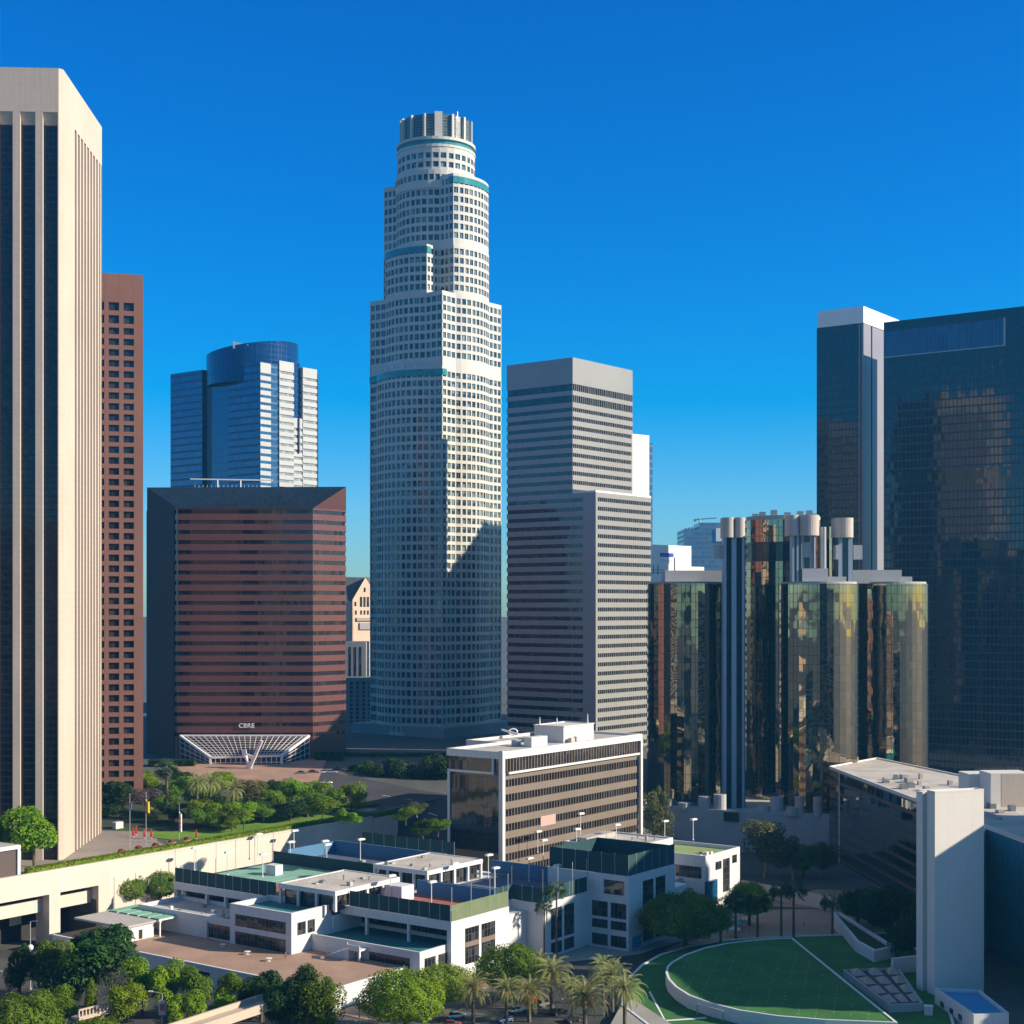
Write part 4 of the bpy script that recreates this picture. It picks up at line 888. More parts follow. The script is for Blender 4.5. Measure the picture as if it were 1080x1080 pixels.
# ------------------------------------------------------------------ mid-rise office with white roof
def mid_office():
    fr = Fr(-3, 470, GRID)
    root = thing('office_block', 'mid-rise beige banded office with white flat roof behind the sports club', 'office building', (fr.p2(30, 12)[0], fr.p2(30, 12)[1], -20))
    U, V = 83.0, 21.0; zt = zat(793, 470); 
    poly = fr.rect(.9, U-.9, .9, V); bands = []; fl = 4.62
    z = zt-9.0
    while z > -18: bands.append((z-2.35, z)); z -= fl
    mb = MB(); bs = sorted(bands); zs = [-20]
    for a, b in bs: zs += [a, b]
    zs.append(zt-6.6)
    for i in range(0, len(zs), 2): mb.prism(poly, zs[i], zs[i+1])
    mb.build('wall', M['mid_wall'], root)
    inn = inset(poly, .35)
    for a, b in bs: g = MB(); g.prism(inn, a-.03, b+.03, caps=False); g.build('window_band', M['mid_glass'], root)
    ml = MB()
    for i in range(52):
        u = 1.2+i*(U-2.2)/51
        for a, b in bs: ml.box(fr, u, u+.22, .92, 1.2, a, b)
    ml.build('mullions', M['mid_wall'], root)
    pk = MB(); pz = [b for b in bs if b[0] < zat(873, 480) < b[1]+2][:1]
    if pz: pk.box(fr, 22, 30.5, .80, .89, pz[0][0]-.6, pz[0][1]+.3)
    pk.build('pink_panel', plain('pink panel', (.50, .33, .27), .7), root)
    # smoked end wall
    e = MB(); e.box(fr, .55, .9, 1.4, V, -20, zt-7.4); e.build('end_wall', M['mid_dark'], root)
    # overhanging top floor and white slabs
    t = MB(); t.box(fr, .3, U-.2, .3, V+.4, zt-6.6, zt-2.3); t.build('top_floor_glass', M['mid_glass'], root)
    tm = MB()
    for i in range(50): u = 1+i*(U-2.2)/49; tm.box(fr, u, u+.3, .18, .32, zt-6.5, zt-2.35)
    tm.build('top_floor_mullions', M['mid_wall'], root)
    wt = MB(); wt.box(fr, 3.5, U+.1, -.1, V+.6, zt-7.3, zt-6.6); wt.box(fr, .1, 1.4, 3.4, V+.6, zt-7.32, zt-6.58)
    wt.prism(fr.rect(-.3, U+.3, -.3, V+.8), zt-2.3, zt-.9); wt.ring(fr.rect(-.3, U+.3, -.3, V+.8), 1.3, zt-.9, zt)
    wt.box(fr, -.45, .9, -.45, 1.1, -20, zt+.3); wt.box(fr, U-.9, U+.4, -.4, .5, -20, zt-2.3); wt.box(fr, .1, .54, V-.1, V+.8, -20, zt-6.6)
    wt.box(fr, -.5, .3, 3.2, 3.7, zt-7, zt-2.4); wt.build('white_trim', M['mid_white'], root)
    rf = MB(); rf.box(fr, 1.05, U-1.05, 1.05, V-.6, zt-.88, zt-.78); rf.build('roof', M['roofmem'], root)
    # rear wing, set back to the left
    w_ = MB(); w_.box(fr, 27, 71, V+.9, V+13.4, -20, zt-2.3); w_.build('rear_wing', M['mid_dark'], root)
    w2 = MB(); w2.box(fr, 26.6, 71.4, V+.82, V+13.8, zt-2.28, zt-.85); w2.ring(fr.rect(26.6, 71.4, V+.82, V+13.8), 1.2, zt-.85, zt+.1); w2.build('rear_roof_edge', M['mid_white'], root)
    r2 = MB(); r2.box(fr, 27.9, 70, V+2.1, V+12.5, zt-.84, zt-.74); r2.build('rear_roof', M['roofmem'], root)
    # penthouse and roof plant
    p = MB(); p.box(fr, 43.5, 62, 6.5, 18.5, zt-.78, zt+4.6); ph = p.build('penthouse', M['mid_white'], root)
    p = MB(); p.ring(fr.rect(43.2, 62.3, 6.2, 18.8), .4, zt+4.6, zt+4.9); p.build('coping', M['mid_white'], ph)
    for u, v, h in ((46, 18, 2.6), (52, 15, 2.2), (60.5, 8, 3.4)): q = MB(); q.tube((*fr.p2(u, v), zt+4.6), (*fr.p2(u, v), zt+4.6+h), .25, .12, n=6); q.build('vent_pipe', M['white_steel'], ph)
    p = MB(); p.box(fr, 24.5, 33.5, 6.2, 9.2, zt-.78, zt+2.4); p.build('roof_unit', M['mid_white'], root)
    p = MB(); p.tube((*fr.p2(26, 13.5), zt-.7), (*fr.p2(26, 13.5), zt+1.2), 1.6, n=14); p.build('roof_fan', M['conc'], root)
    p = MB(); p.box(fr, 45, 47.2, 4.4, 5.6, zt-.78, zt+.9); p.box(fr, 48, 49, 4.3, 5.5, zt-.78, zt+1.2); p.build('roof_unit', M['conc_tan'], root)
    for k in range(6): q = MB(); q.box(fr, 49.5+k*1.3, 50.1+k*1.3, 24, 24.6, zt-.7, zt+1.5); q.build('exhaust_pipe', M['steel'], root)
    q = MB()
    for k in range(10):
        a = 2*math.pi*k/10; b = 2*math.pi*(k+1)/10; c0 = fr.p(47, 30, zt+1.0)
        q.tube(c0+Vector((math.cos(a)*1.5, 0, math.sin(a)*1.1+.6)), c0+Vector((math.cos(b)*1.5, 0, math.sin(b)*1.1+.6)), .28, n=6)
    q.tube(fr.p(46, 27, zt+1), fr.p(46, 34, zt+2.2), .4, n=6); q.build('duct_loop', M['white_steel'], root)
mid_office()

# ------------------------------------------------------------------ white sports club in stepped blocks
YM = Fr(-14.9, 372.0, GRID)
def club():
    root = thing('sports_club', 'white stepped sports club with roof-top courts in the centre foreground', 'sports club', (*YM.p2(30, 30), -20))
    fr = YM; wl = MB()
    def blk(u0, u1, v0, v1, z0, z1, par=0.0, pt=.5):
        wl.box(fr, u0, u1, v0, v1, z0, z1)
        if par: wl.ring(fr.rect(u0, u1, v0, v1), pt, z1, z1+par)
    def roof(name, u0, u1, v0, v1, z, m): q = MB(); q.box(fr, u0, u1, v0, v1, z-.05, z+.03); return q.build(name, M[m], root)
    def win_l(u, v0, v1, z0, z1, mat='ymca_glass', name='window', fm=True):     # window in a left facing wall (plane u)
        q = MB(); q.box(fr, u-.06, u+.02, v0, v1, z0, z1); q.build(name, M[mat], root)
    def win_r(v, u0, u1, z0, z1, mat='ymca_glass', name='window'):             # window in a right facing wall (plane v)
        q = MB(); q.box(fr, u0, u1, v-.06, v+.02, z0, z1); q.build(name, M[mat], root)
    # A: court block on the left
    blk(-1, 62, 56, 97, -20, -10.4)
    wl.box(fr, -3, 62, 56, 97, -7.3, -5.3); wl.box(fr, 0.5, 62, 57, 96, -10.4, -7.3)
    for v in (96.2, 84, 76.5, 68, 58): wl.box(fr, -2.9, -1.9, v-.35, v+.35, -10.4, -7.3)
    wl.box(fr, -2.9, -1.0, 96, 97, -10.4, -7.3)
    win_l(.42, 57.5, 95.8, -10.2, -7.5, name='window_wall')
    # lower block
    blk(-17, -1, 59, 95.4, -20, -10.3); wl.ring(fr.rect(-17, -1.2, 59, 95.4), .6, -10.3, -9.2)
    roof('lower_roof', -16.3, -1.2, 59.7, 94.7, -10.25, 'lower_roof')
    win_l(-17, 59.6, 67.6, -14.6, -11.0); wl.box(fr, -17.5, -17, 67.8, 68.6, -15, -10.4)
    # B
    blk(-17.6, -3, 37, 59, -20, -6.2); wl.ring(fr.rect(-17.6, -3, 37, 59), .7, -6.2, -4.7)
    roof('roof_deck', -16.8, -3.6, 37.8, 58.3, -6.1, 'deck_teal')
    win_l(-17.6, 39.0, 57.0, -10.2, -7.2); win_l(-17.6, 39.0, 57.0, -14.9, -11.6)
    win_r(37, -15.5, -12.5, -10.6, -7.4); win_r(37, -11.8, -9.2, -10.6, -7.4)
    # pavilions
    def pav(u0, u1, v0, v1, zf, zr, nl, nr, m='roofmem'):
        q = MB(); q.box(fr, u0, u1, v0, v1, zr-1.0, zr); q.ring(fr.rect(u0, u1, v0, v1), .5, zr, zr+.25); pr = q.build('pavilion_roof', M['ymca'], root)
        q = MB(); q.box(fr, u0+.52, u1-.52, v0+.52, v1-.52, zr-.02, zr+.06); q.build('roof_membrane', M[m], pr)
        g = MB(); g.box(fr, u0+1.2, u1-1.2, v0+1.2, v1-1.2, zf, zr-1.0); g.build('pavilion_glazing', M['ymca_glass'], root)
        p = MB()
        for i in range(nl+1): v = v0+.05+(v1-v0-.8)*i/nl; p.box(fr, u0+.1, u0+.75, v, v+.7, zf, zr-1.0)
        for i in range(1, nr+1): u = u0+(u1-u0-.8)*i/nr; p.box(fr, u, u+.7, v0+.1, v0+.75, zf, zr-1.0)
        p.build('pavilion_posts', M['ymca'], root)
    pav(-5, 20.5, 33.8, 54, -6.1, -1.0, 3, 4); pav(27.5, 52.5, 30, 49.5, -5.2, 0.0, 4, 4)
    # C: centre block, recessed balcony under the court
    blk(8, 62, .02, 56, -20, -7.5); wl.box(fr, 0, 24, 0, 37, -7.5, -5.3); wl.box(fr, 24, 62, 5, 56, -7.5, -5.3)
    wl.box(fr, .03, 24, .03, 1.4, -20, -7.5); wl.box(fr, 0, 1.2, 0, 1.2, -20, -7.5)
    for v in (13.5, 27.5): wl.box(fr, .1, .8, v, v+.7, -12, -7.5)
    wl.box(fr, -3, 8, 36.2, 37, -12, -7.5)
    dk = MB(); dk.box(fr, 7.9, 8.0, 1.4, 36.2, -12, -7.5); dk.build('balcony_back_glass', M['ymca_glass'], root)
    blk(-10.4, 8.0, 1.41, 37, -20, -12.1); wl.ring(fr.rect(-10.4, 7.9, 1.42, 36.98), .5, -12.1, -11.0)
    roof('balcony_floor', -9.85, 7.8, 1.95, 36.2, -12.0, 'deck_teal')
    win_l(-10.4, 4.5, 17.5, -15.2, -12.9); win_l(-10.4, 4.5, 17.5, -19.6, -15.3, name='window')
    win_r(1.4, -8.6, -4.4, -16.6, -12.9); win_r(1.4, -3.3, .4 , -16.6, -12.9)
    win_r(0, 5.6, 11.2, -16.8, -7.9); win_r(0, 12.3, 18.0, -16.8, -7.9)
    sp = MB(); sp.box(fr, 5.6, 11.2, -.1, -.065, -12.6, -11.4); sp.box(fr, 12.3, 18, -.1, -.065, -12.6, -11.4); sp.build('window_spandrel', M['mid_wall'], root)
    # gap between C and D
    win_l(24.4, .4, 4.6, -10.5, -7.7); 
    wl.box(fr, 24.4, 33, 2.0, 6, -20, -10.8); win_r(2.0, 25.5, 28.6, -16.5, -11.8); win_r(2.0, 29.4, 32.2, -16.5, -11.8)
    # D
    blk(32, 54, -5.2, 5, -20, -5.3)
    win_r(-5.2, 35.6, 40.6, -15.4, -7.2); win_r(-5.2, 41.8, 46.4, -15.4, -7.2); win_r(-5.2, 35.6, 40.6, -19.2, -16.2); win_r(-5.2, 41.8, 46.4, -19.2, -16.2)
    # E
    blk(53.2, 78, -18.2, 8, -20, .1)
    win_r(-18.2, 60.5, 66.0, -11.5, -2.2); win_r(-18.2, 67.3, 72.4, -11.5, -2.2)
    win_r(-18.2, 60.5, 66.0, -18.6, -15.2); win_r(-18.2, 67.3, 72.4, -18.6, -15.2)
    win_l(53.2, -16.8, -10.4, -5.2, -1.4)
    for v0, v1 in ((-17.4, -12.6), (-11.6, -6.6)):
        for z0, z1 in ((-11.5, -7.4), (-14.6, -12.3), (-19.2, -16.2)): win_l(53.2, v0, v1, z0, z1)
    bp = MB(); bp.box(fr, 55, 59.5, -18.28, -18.2, -19.6, -16.4); bp.build('blue_panel', M['pool_blue'], root)
    # G pavilion on E roof
    blk(79, 104, -2.5, 20, -8, 2.4); wl.ring(fr.rect(79, 104, -2.5, 20), .6, 2.4, 2.9); roof('pavilion_deck', 79.7, 103.3, -1.8, 19.3, 2.45, 'roofmem')
    win_r(-2.5, 90, 101, -.8, .8)
    ac = MB(); ac.box(fr, 82, 98, 14, 18, 2.5, 3.9); ac.build('roof_duct', M['roofgrey'], root)
    # low link and F
    blk(78, 100, -8, 20, -20, -7.9); blk(80, 90, -15.5, -8, -20, -7.5)
    blk(99.5, 121, -16, 10, -20, -2.0); wl.ring(fr.rect(99.5, 121, -16, 10), .5, -2.0, -.8); roof('court_deck', 100.1, 120.4, -15.4, 9.4, -1.95, 'deck_lime')
    win_l(99.5, -14.6, -6.0, -7.6, -4.2); win_r(-16, 105.5, 109.2, -5.8, -3.4); win_r(-16, 110.2, 114.4, -13.0, -3.2); win_r(-16, 116, 119, -5.2, -2.8)
    gl_ = MB(); gl_.box(fr, 99, 105, -17.0, -16.0, -15.5, -8.2); gl_.build('glass_entrance', M['ltblue_plain'], root)
    wl.box(fr, 96, 121, -19, -16, -20, -16.5)
    wl.build('wall', M['ymca'], root)
    # court decks
    roof('court_deck', -2.4, 17, 72, 96.4, -5.25, 'deck_mint'); roof('court_deck', 17.05, 36, 72, 96.4, -5.25, 'deck_mint'); roof('court_deck', -2.4, 12, 57, 71.95, -5.25, 'deck_red')
    roof('court_deck', 12.05, 36, 55, 71.95, -5.25, 'deck_lime'); roof('court_deck', 36.3, 61.5, 50.2, 96.4, -5.24, 'deck_slate')
    roof('court_deck', 1, 23.4, 1, 33.5, -5.24, 'deck_red'); roof('court_deck', 26, 60, 6, 29.5, -5.23, 'deck_slate'); roof('court_deck', 33, 53, -4.4, 5.2, -5.22, 'deck_slate')
    roof('court_deck', 54.2, 77.4, -17.5, 7.5, .15, 'deck_slate')
    # court lines
    cl = MB()
    for u in (4, 15, 26): cl.box(fr, u, u+.12, 74, 94, -5.2, -5.19)
    for v in (74, 84, 94): cl.box(fr, 4.2, 26, v, v+.12, -5.2, -5.188)
    cl.build('court_lines', M['paint'], root)
    # blue practice walls
    bw = MB(); bw.box(fr, 60.6, 61.1, 50, 95, -5.2, -1.3); bw.box(fr, 40, 60.6, 94.6, 95.1, -5.2, -1.6); bw.box(fr, 60.2, 60.7, -4, 33, -5.2, -1.4); bw.box(fr, 23, 23.5, 4, 30, -5.2, -1.4); bw.build('blue_court_wall', M['blue_wall'], root)
    # roof huts, furniture
    h = MB(); h.box(fr, 12, 17, 26, 31.5, -5.2, -1.3); h.build('roof_hut', M['ymca'], root)
    h = MB(); h.box(fr, 20, 23, 80, 84, -5.2, -2.3); h.build('roof_hut', M['ymca'], root)
    for k in range(7):
        h = MB(); u = 4+k*2.3; h.box(fr, u, u+1.9, 4.5+random.random()*2, 6.6+random.random()*1.2, -5.2, -4.5+random.random()*.6); h.build('roof_bench', M['ymca'], root)
    random.seed(77)
    for (u0, u1, v0, v1, z, n) in ((-3, 19, 35, 53, -.92, 7), (29, 51, 31, 48, .08, 7), (-16, -3, 61, 93, -10.2, 8), (82, 101, 0, 12, 2.5, 6), (101, 119, -14, 8, -1.9, 6), (55, 76, -16, 6, .2, 5), (38, 60, 52, 94, -5.2, 6), (80, 98, -6, 18, -7.85, 6)):
        for k in range(n):
            u = random.uniform(u0, u1-2); v = random.uniform(v0, v1-2); a_ = random.uniform(.4, 1.5); b_ = random.uniform(.4, 1.5); hh = random.uniform(.3, 1.1)
            q = MB()
            if random.random() < .4: q.tube((*fr.p2(u, v), z), (*fr.p2(u, v), z+hh+.3), .18, n=8); q.tube((*fr.p2(u, v), z+hh+.3), (*fr.p2(u, v), z+hh+.4), .32, n=8); q.build('vent_pipe', M['steel'], root)
            else: q.box(fr, u, u+a_, v, v+b_, z, z+hh); q.build('roof_unit', M[random.choice(['conc', 'roofgrey', 'ymca', 'steel'])], root)
    # outside stair up to the balcony
    st = MB()
    for k in range(12): st.box(fr, -13.6, -10.5, 21.5+k*.62, 22.12+k*.62, -15, -12.2-k*.235)
    st.bar(fr.p(-13.7, 21.6, -11.1), fr.p(-13.7, 28.9, -13.8), .15, 1.0); st.box(fr, -13.7, -10.45, 17.8, 21.5, -12.5, -12.1); st.box(fr, -13.8, -13.6, 17.7, 21.5, -12.1, -11.1); st.box(fr, -13.5, -13.0, 18, 18.5, -15, -12.5)
    st.build('outside_stair', M['ymca'], root)
club()
# terrace in front of the club
def terrace():
    fr = YM; root = thing('terrace', 'raised brick-paved terrace with white walls in front of the sports club', 'terrace', (*fr.p2(-28, 40), -20))
    w_ = MB(); w_.box(fr, -38.5, -10.42, 5, 104, -20.5, -15.2); w_.build('retaining_wall', M['ymca'], root)
    p = MB(); p.box(fr, -38.2, -10.43, 5.3, 103.7, -15.25, -15.0); p.build('paving', M['terrace'], root)
    g = MB(); g.box(fr, -38.62, -38.5, 50, 54, -19.5, -16.5); g.box(fr, -38.62, -38.5, 44, 48, -19.5, -16.5); g.build('wall_opening', M['garage_dark'], root)
    c = MB()
    c.box(fr, -38.6, -38.0, 4.9, 104, -15.2, -14.8); c.box(fr, -38, -10.5, 4.85, 5.3, -15.2, -14.8); c.build('coping', M['rim'], root)
    # entrance hut and glass-roofed pergola at the left end
    h = thing('garden_hut', 'small white flat-roofed hut at the left end of the brick terrace', 'hut', (*fr.p2(-30, 88), -15))
    q = MB(); q.box(fr, -33.5, -24, 81, 90, -15, -11.2); q.build('wall', M['ymca'], h)
    q = MB(); q.box(fr, -34, -23.5, 80.5, 101, -11.2, -10.7); q.build('roof', M['roofgrey'], h)
    q = MB(); q.box(fr, -29, -27.8, 80.94, 81, -14.8, -12.4); q.build('door', M['garage_dark'], h)
    q = MB(); q.box(fr, -32, -31.4, 80.94, 81, -14, -12.6); q.build('window', M['darkwin'], h)
    pg = thing('pergola', 'green-roofed white pergola between the hut and the club wall', 'pergola', (*fr.p2(-20, 90), -15))
    q = MB()
    for k in range(5): q.box(fr, -23, -12, 80+k*4.2, 83.4+k*4.2, -10.55, -10.4)
    q.build('green_panel', M['deck_mint'], pg)
    q = MB()
    for k in range(6):
        v = 79.6+k*4.2; q.box(fr, -23.3, -11.8, v, v+.35, -10.9, -10.56)
        for u in (-23.1, -12.4): q.box(fr, u, u+.3, v, v+.3, -15, -10.9)
    q.box(fr, -23.4, -23.0, 79, 101, -11.2, -10.9); q.box(fr, -12.1, -11.7, 79, 101, -11.2, -10.9); q.build('frame', M['white_steel'], pg)
    for i, (u, v) in enumerate(((-24, 46), (-26, 36.5), (-22, 57))):
        t = thing('patio_table', ('white patio table on the terrace nearest the ' + ('middle of the club wall', 'outside stair', 'dark lower window')[i]), 'table', (*fr.p2(u, v), -15), 'terrace tables')
        q = MB(); q.tube((*fr.p2(u, v), -14.3), (*fr.p2(u, v), -14.2), .8, n=14); q.build('tabletop', M['white_steel'], t)
        q = MB(); q.tube((*fr.p2(u, v), -15), (*fr.p2(u, v), -14.3), .1, n=6); q.tube((*fr.p2(u, v), -15), (*fr.p2(u, v), -14.93), .45, n=10); q.build('leg', M['white_steel'], t)
terrace()

# court screens: each run is a fence of its own
def screen(label, pts, z, h, mat='screen', post=3.2, tall=0, closed=False):
    t = thing('windscreen_fence', label, 'fence', (*YM.p2(*pts[0]), z), 'windscreen fences on the club roof')
    m = MB(); p = MB()
    for a, b in zip(pts[:-1], pts[1:]):
        A, B = Vector(YM.p2(*a)), Vector(YM.p2(*b)); m.wallbox(A, B, z+.05, z+h, .08)
        n = max(1, round((B-A).length/post))
        for i in range(n+1):
            q = A.lerp(B, i/n); p.tube((q.x, q.y, z), (q.x, q.y, z+h+.15), .06, n=5)
    if tall:
        for a, b in zip(pts[:-1], pts[1:]):
            A, B = Vector(YM.p2(*a)), Vector(YM.p2(*b)); n = max(1, round((B-A).length/8))
            for i in range(n+1): q = A.lerp(B, i/n); p.tube((q.x, q.y, z), (q.x, q.y, z+tall), .09, n=5)
    m.build('screen', M[mat], t); p.build('posts', M['post'], t)
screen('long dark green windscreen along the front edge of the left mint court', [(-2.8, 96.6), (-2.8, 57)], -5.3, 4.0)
screen('dark green windscreen behind the mint and lime courts', [(36.2, 57), (36.2, 97)], -5.3, 3.6)
screen('thin post line with low screen on the left side of the mint court', [(36, 96.8), (-2.6, 96.8)], -5.3, .4, 'screen', 9, 9.5)
screen('dark green windscreen above the recessed balcony', [(.2, 33.5), (.2, .4)], -5.3, 4.0)
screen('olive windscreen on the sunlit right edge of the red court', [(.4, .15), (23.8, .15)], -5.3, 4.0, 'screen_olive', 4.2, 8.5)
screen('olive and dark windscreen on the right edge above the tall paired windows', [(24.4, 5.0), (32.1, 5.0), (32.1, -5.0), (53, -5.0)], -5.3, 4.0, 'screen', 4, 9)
screen('dark windscreen facing the red court behind the roof furniture', [(25.5, 29.5), (25.5, 5.2)], -5.3, 3.6)
screen('tall dark windscreen wrapping the highest court on the right block', [(53.4, 7.5), (53.4, -18), (77.8, -18)], .1, 5.6, 'screen', 4)
screen('tall dark windscreen at the back of the highest court', [(77.6, -18), (77.6, 7.5), (53.6, 7.5)], .1, 5.2, 'screen', 4)
screen('dark blue-green windscreen beside the shaded end of the mid-rise office', [(75, 96), (75, 58)], -7, 6.5, 'screen', 5)

# ------------------------------------------------------------------ right hand building: mirror wall and white concrete slab
def right_building():
    K = 1.15; a0 = Vector((110.8, 358.0)); fr = Fr(a0.x*K, a0.y*K, -4.07)     # u back along the wall, v to the left of the wall
    root = thing('office_block', 'mirror-walled office at the right with a tall white concrete stair slab', 'office building', (140, 400, -20))
    zt = CAMZ-51*K; e_ = 128.3*K; c_ = (123.5*K, 514*K); c1_ = (123.5*K, 514*K-.4); W_ = 38
    w_ = MB(); w_.prism([fr.p2(-80, -.3), fr.p2(-80, -W_), fr.p2(115, -W_), c1_, fr.p2(e_, -.3)], -20, zt-.6); w_.build('core', M['mirror_teal'], root)
    def strip(u0, u1, mat, nm): q = MB(); q.quad(fr.p(u1, 0, -20), fr.p(u0, 0, -20), fr.p(u0, 0, zt-1.1), fr.p(u1, 0, zt-1.1)); q.build(nm, M[mat], root)
    strip(3, e_-13, 'mirror', 'mirror_wall'); strip(e_-11.8, e_, 'mirror', 'mirror_wall'); strip(e_-13, e_-11.8, 'slab', 'edge_strip'); strip(-80, 3, 'mirror_teal', 'glass_wall')
    q = MB(); A = Vector(fr.p2(e_, .02)); B = Vector((c_[0], c_[1]+.02)); q.quad((A.x, A.y, -20), (B.x, B.y, -20), (B.x, B.y, zt-1.1), (A.x, A.y, zt-1.1)); q.build('rear_wall', M['mirror'], root)
    par = [fr.p2(-80, .15), fr.p2(-80, -W_), fr.p2(115, -W_), (c_[0]+.1, c_[1]+.2), fr.p2(e_+.2, .15)]
    par = par[::-1] if sum(par[i][0]*par[(i+1) % 5][1]-par[(i+1) % 5][0]*par[i][1] for i in range(5)) < 0 else par
    r = MB(); r.prism(par, zt-1.1, zt-.55); r.ring(par, .6, zt-.55, zt); r.build('parapet', M['slab'], root)
    r = MB(); r.prism(inset(par, .62), zt-.54, zt-.45); r.build('roof', M['roofmem'], root)
    random.seed(3)
    for k in range(26):
        u = 20+random.random()*88; v = -5-random.random()*24; s_ = .8+random.random()*1.6
        q = MB(); q.box(fr, u, u+s_*1.6, v, v+s_, zt-.45, zt+.4+random.random()*1.2); q.build('roof_unit', M[random.choice(['conc_tan', 'conc', 'steel', 'conc_tan'])], root)
    for u0, u1 in ((8, 9), (26, 27)):
        q = MB(); q.box(fr, u0, u0+12, -9, -8.4, zt-.45, zt+.5); q.build('roof_pipe_run', M['conc'], root)
    # slab
    f3 = Fr(a0.x+.3, a0.y-.1, -20); s_ = MB(); s_.box(f3, .02, 3.0, -.3, 13.4, -20, 28.6); s_.box(f3, 3.02, 4.1, 0, 12.8, -20, 28.4); s_.box(f3, 4.12, 6.6, -.2, 13.9, -20, 28.4); s_.box(f3, 6.62, 12, 0, 10, -20, 28.0); s_.prism([f3.p2(12.02, 1), f3.p2(12.02, 9), fr.p2(6, 3), fr.p2(6, -6)][::-1], -20, 12); so_ = s_.build('stair_slab', M['slab'], root)
    c = MB(); c.ring(f3.rect(-.02, 3.04, -.32, 13.44), .4, 28.6, 29.0); c.build('coping', M['slab'], so_)
    # penthouse boxes
    p = MB(); x = Fr(gp(1045, 851, zt).x, gp(1045, 851, zt).y, -4); p.box(x, 0, 9, -12, 0, zt-.45, zt+9.8); p.box(x, 9.2, 18, -16, 3, zt-.45, zt+8.6); p.build('penthouse', M['slab'], root)
    p = MB(); p.box(x, -.05, 0, -12, -3.2, zt, zt+9.6); p.build('penthouse_panel', M['conc_tan'], root)
    # low annex with blue roof at the foot of the slab
    an = thing('annex', 'low white annex with bright blue roof at the foot of the white slab', 'annex', (106, 335, -20))
    P = P2([(986, 1044), (1027, 1072), (1064, 1070), (1034, 1046)], -15.4); P = P[::-1] if sum(P[i][0]*P[(i+1) % 4][1]-P[(i+1) % 4][0]*P[i][1] for i in range(4)) < 0 else P
    q = MB(); q.prism(P, -20, -15.9); q.ring(P, .5, -15.9, -15.0); q.build('wall', M['ymca'], an); q = MB(); q.prism(inset(P, .55), -15.9, -15.7); q.build('roof', M['pool_blue'], an)
    for t in (.15, .4, .62):
        A = Vector(P2([(986, 1044)], -15.4)[0]); B = Vector(P2([(1027, 1072)], -15.4)[0]); c0 = A.lerp(B, t); c1 = A.lerp(B, t+.09)
        n = Vector(((B-A).y, -(B-A).x)).normalized(); n = n if n.x < 0 else -n
        q = MB(); q.prism([tuple(c0+n*.06), tuple(c1+n*.06), tuple(c1-n*.02), tuple(c0-n*.02)], -18.2, -17); q.build('window', M['darkwin'], an)
right_building()

# ------------------------------------------------------------------ street level surfaces
drape('road', P2([(300, 1200), (480, 1130), (600, 1010), (700, 968), (775, 945), (880, 948), (872, 968), (790, 975), (720, 1000), (660, 1040), (640, 1130), (700, 1250)], -20), M['asphalt'], .03, 8, zfix=-19.97)
drape('road', [YM.p2(-75, 150), YM.p2(-75, 5), YM.p2(-43, 5), YM.p2(-43, 150)], M['asphalt'], .035, 8, zfix=-19.965)
drape('pavement', [YM.p2(-42.9, 110), YM.p2(-42.9, 3), YM.p2(-38.7, 3), YM.p2(-38.7, 110)], M['sidewalk'], .10, 8, zfix=-19.9)
drape('pavement', [YM.p2(-38, 4.6), YM.p2(-38, -10), YM.p2(25, -12), YM.p2(25, 1)], M['terrace'], .11, 6, zfix=-19.89)
drape('pavement', [YM.p2(27, -8), YM.p2(52, -22), YM.p2(125, -26), YM.p2(125, -19.5), YM.p2(54, -18.6), YM.p2(53, -6), YM.p2(27, -5.5)], M['sidewalk'], .12, 6, zfix=-19.88)
drape('plaza', P2([(735, 985), (800, 960), (905, 958), (898, 992), (700, 1003)], -20), M['terrace'], .08, 6, zfix=-19.92)
drape('plaza', P2([(800, 955), (862, 938), (905, 940), (905, 957), (850, 958)], -20), M['terrace'], .07, 6, zfix=-19.93)
for k in range(14):
    t = k/13; p0 = Vector(YM.p2(-30+t*140, -30-t*6)); f = Fr(p0.x, p0.y, GRID-2); q = MB(); q.box(f, 0, 3.0, 0, .22, -19.955, -19.95); kind(q.build('lane_marking', M['paint']), 'structure')
for k in range(16):
    p0 = Vector(YM.p2(-58, -10+k*9)); f = Fr(p0.x, p0.y, GRID-90); q = MB(); q.box(f, 0, 3.0, 0, .22, -19.955, -19.95); kind(q.build('lane_marking', M['paint']), 'structure')
for k in range(9):
    p0 = HL.p2(166+(k % 2)*.3, -40+k*11); z = tz(*p0); f = Fr(p0[0], p0[1], GRID-90); q = MB(); b0 = f.p2(0, 0); b1 = f.p2(4, 0); c0 = f.p2(0, .3); c1 = f.p2(4, .3)
    q.quad((*b0, tz(*b0)+.2), (*b1, tz(*b1)+.2), (*c1, tz(*c1)+.2), (*c0, tz(*c0)+.2)); kind(q.build('lane_marking', M['paint']), 'structure')
lw = [YM.p2(126, -70), YM.p2(126, -10), YM.p2(150, -10), YM.p2(150, -75)]
wt = MB(); wt.wallbox(gp(782, 934, -17.5).xy, gp(877, 952, -17.5).xy, -20, -15.8, .6); o = wt.build('garden_wall', M['retain']); tag(o, 'low pale wall below the olive trees by the mirror-walled office', 'wall')

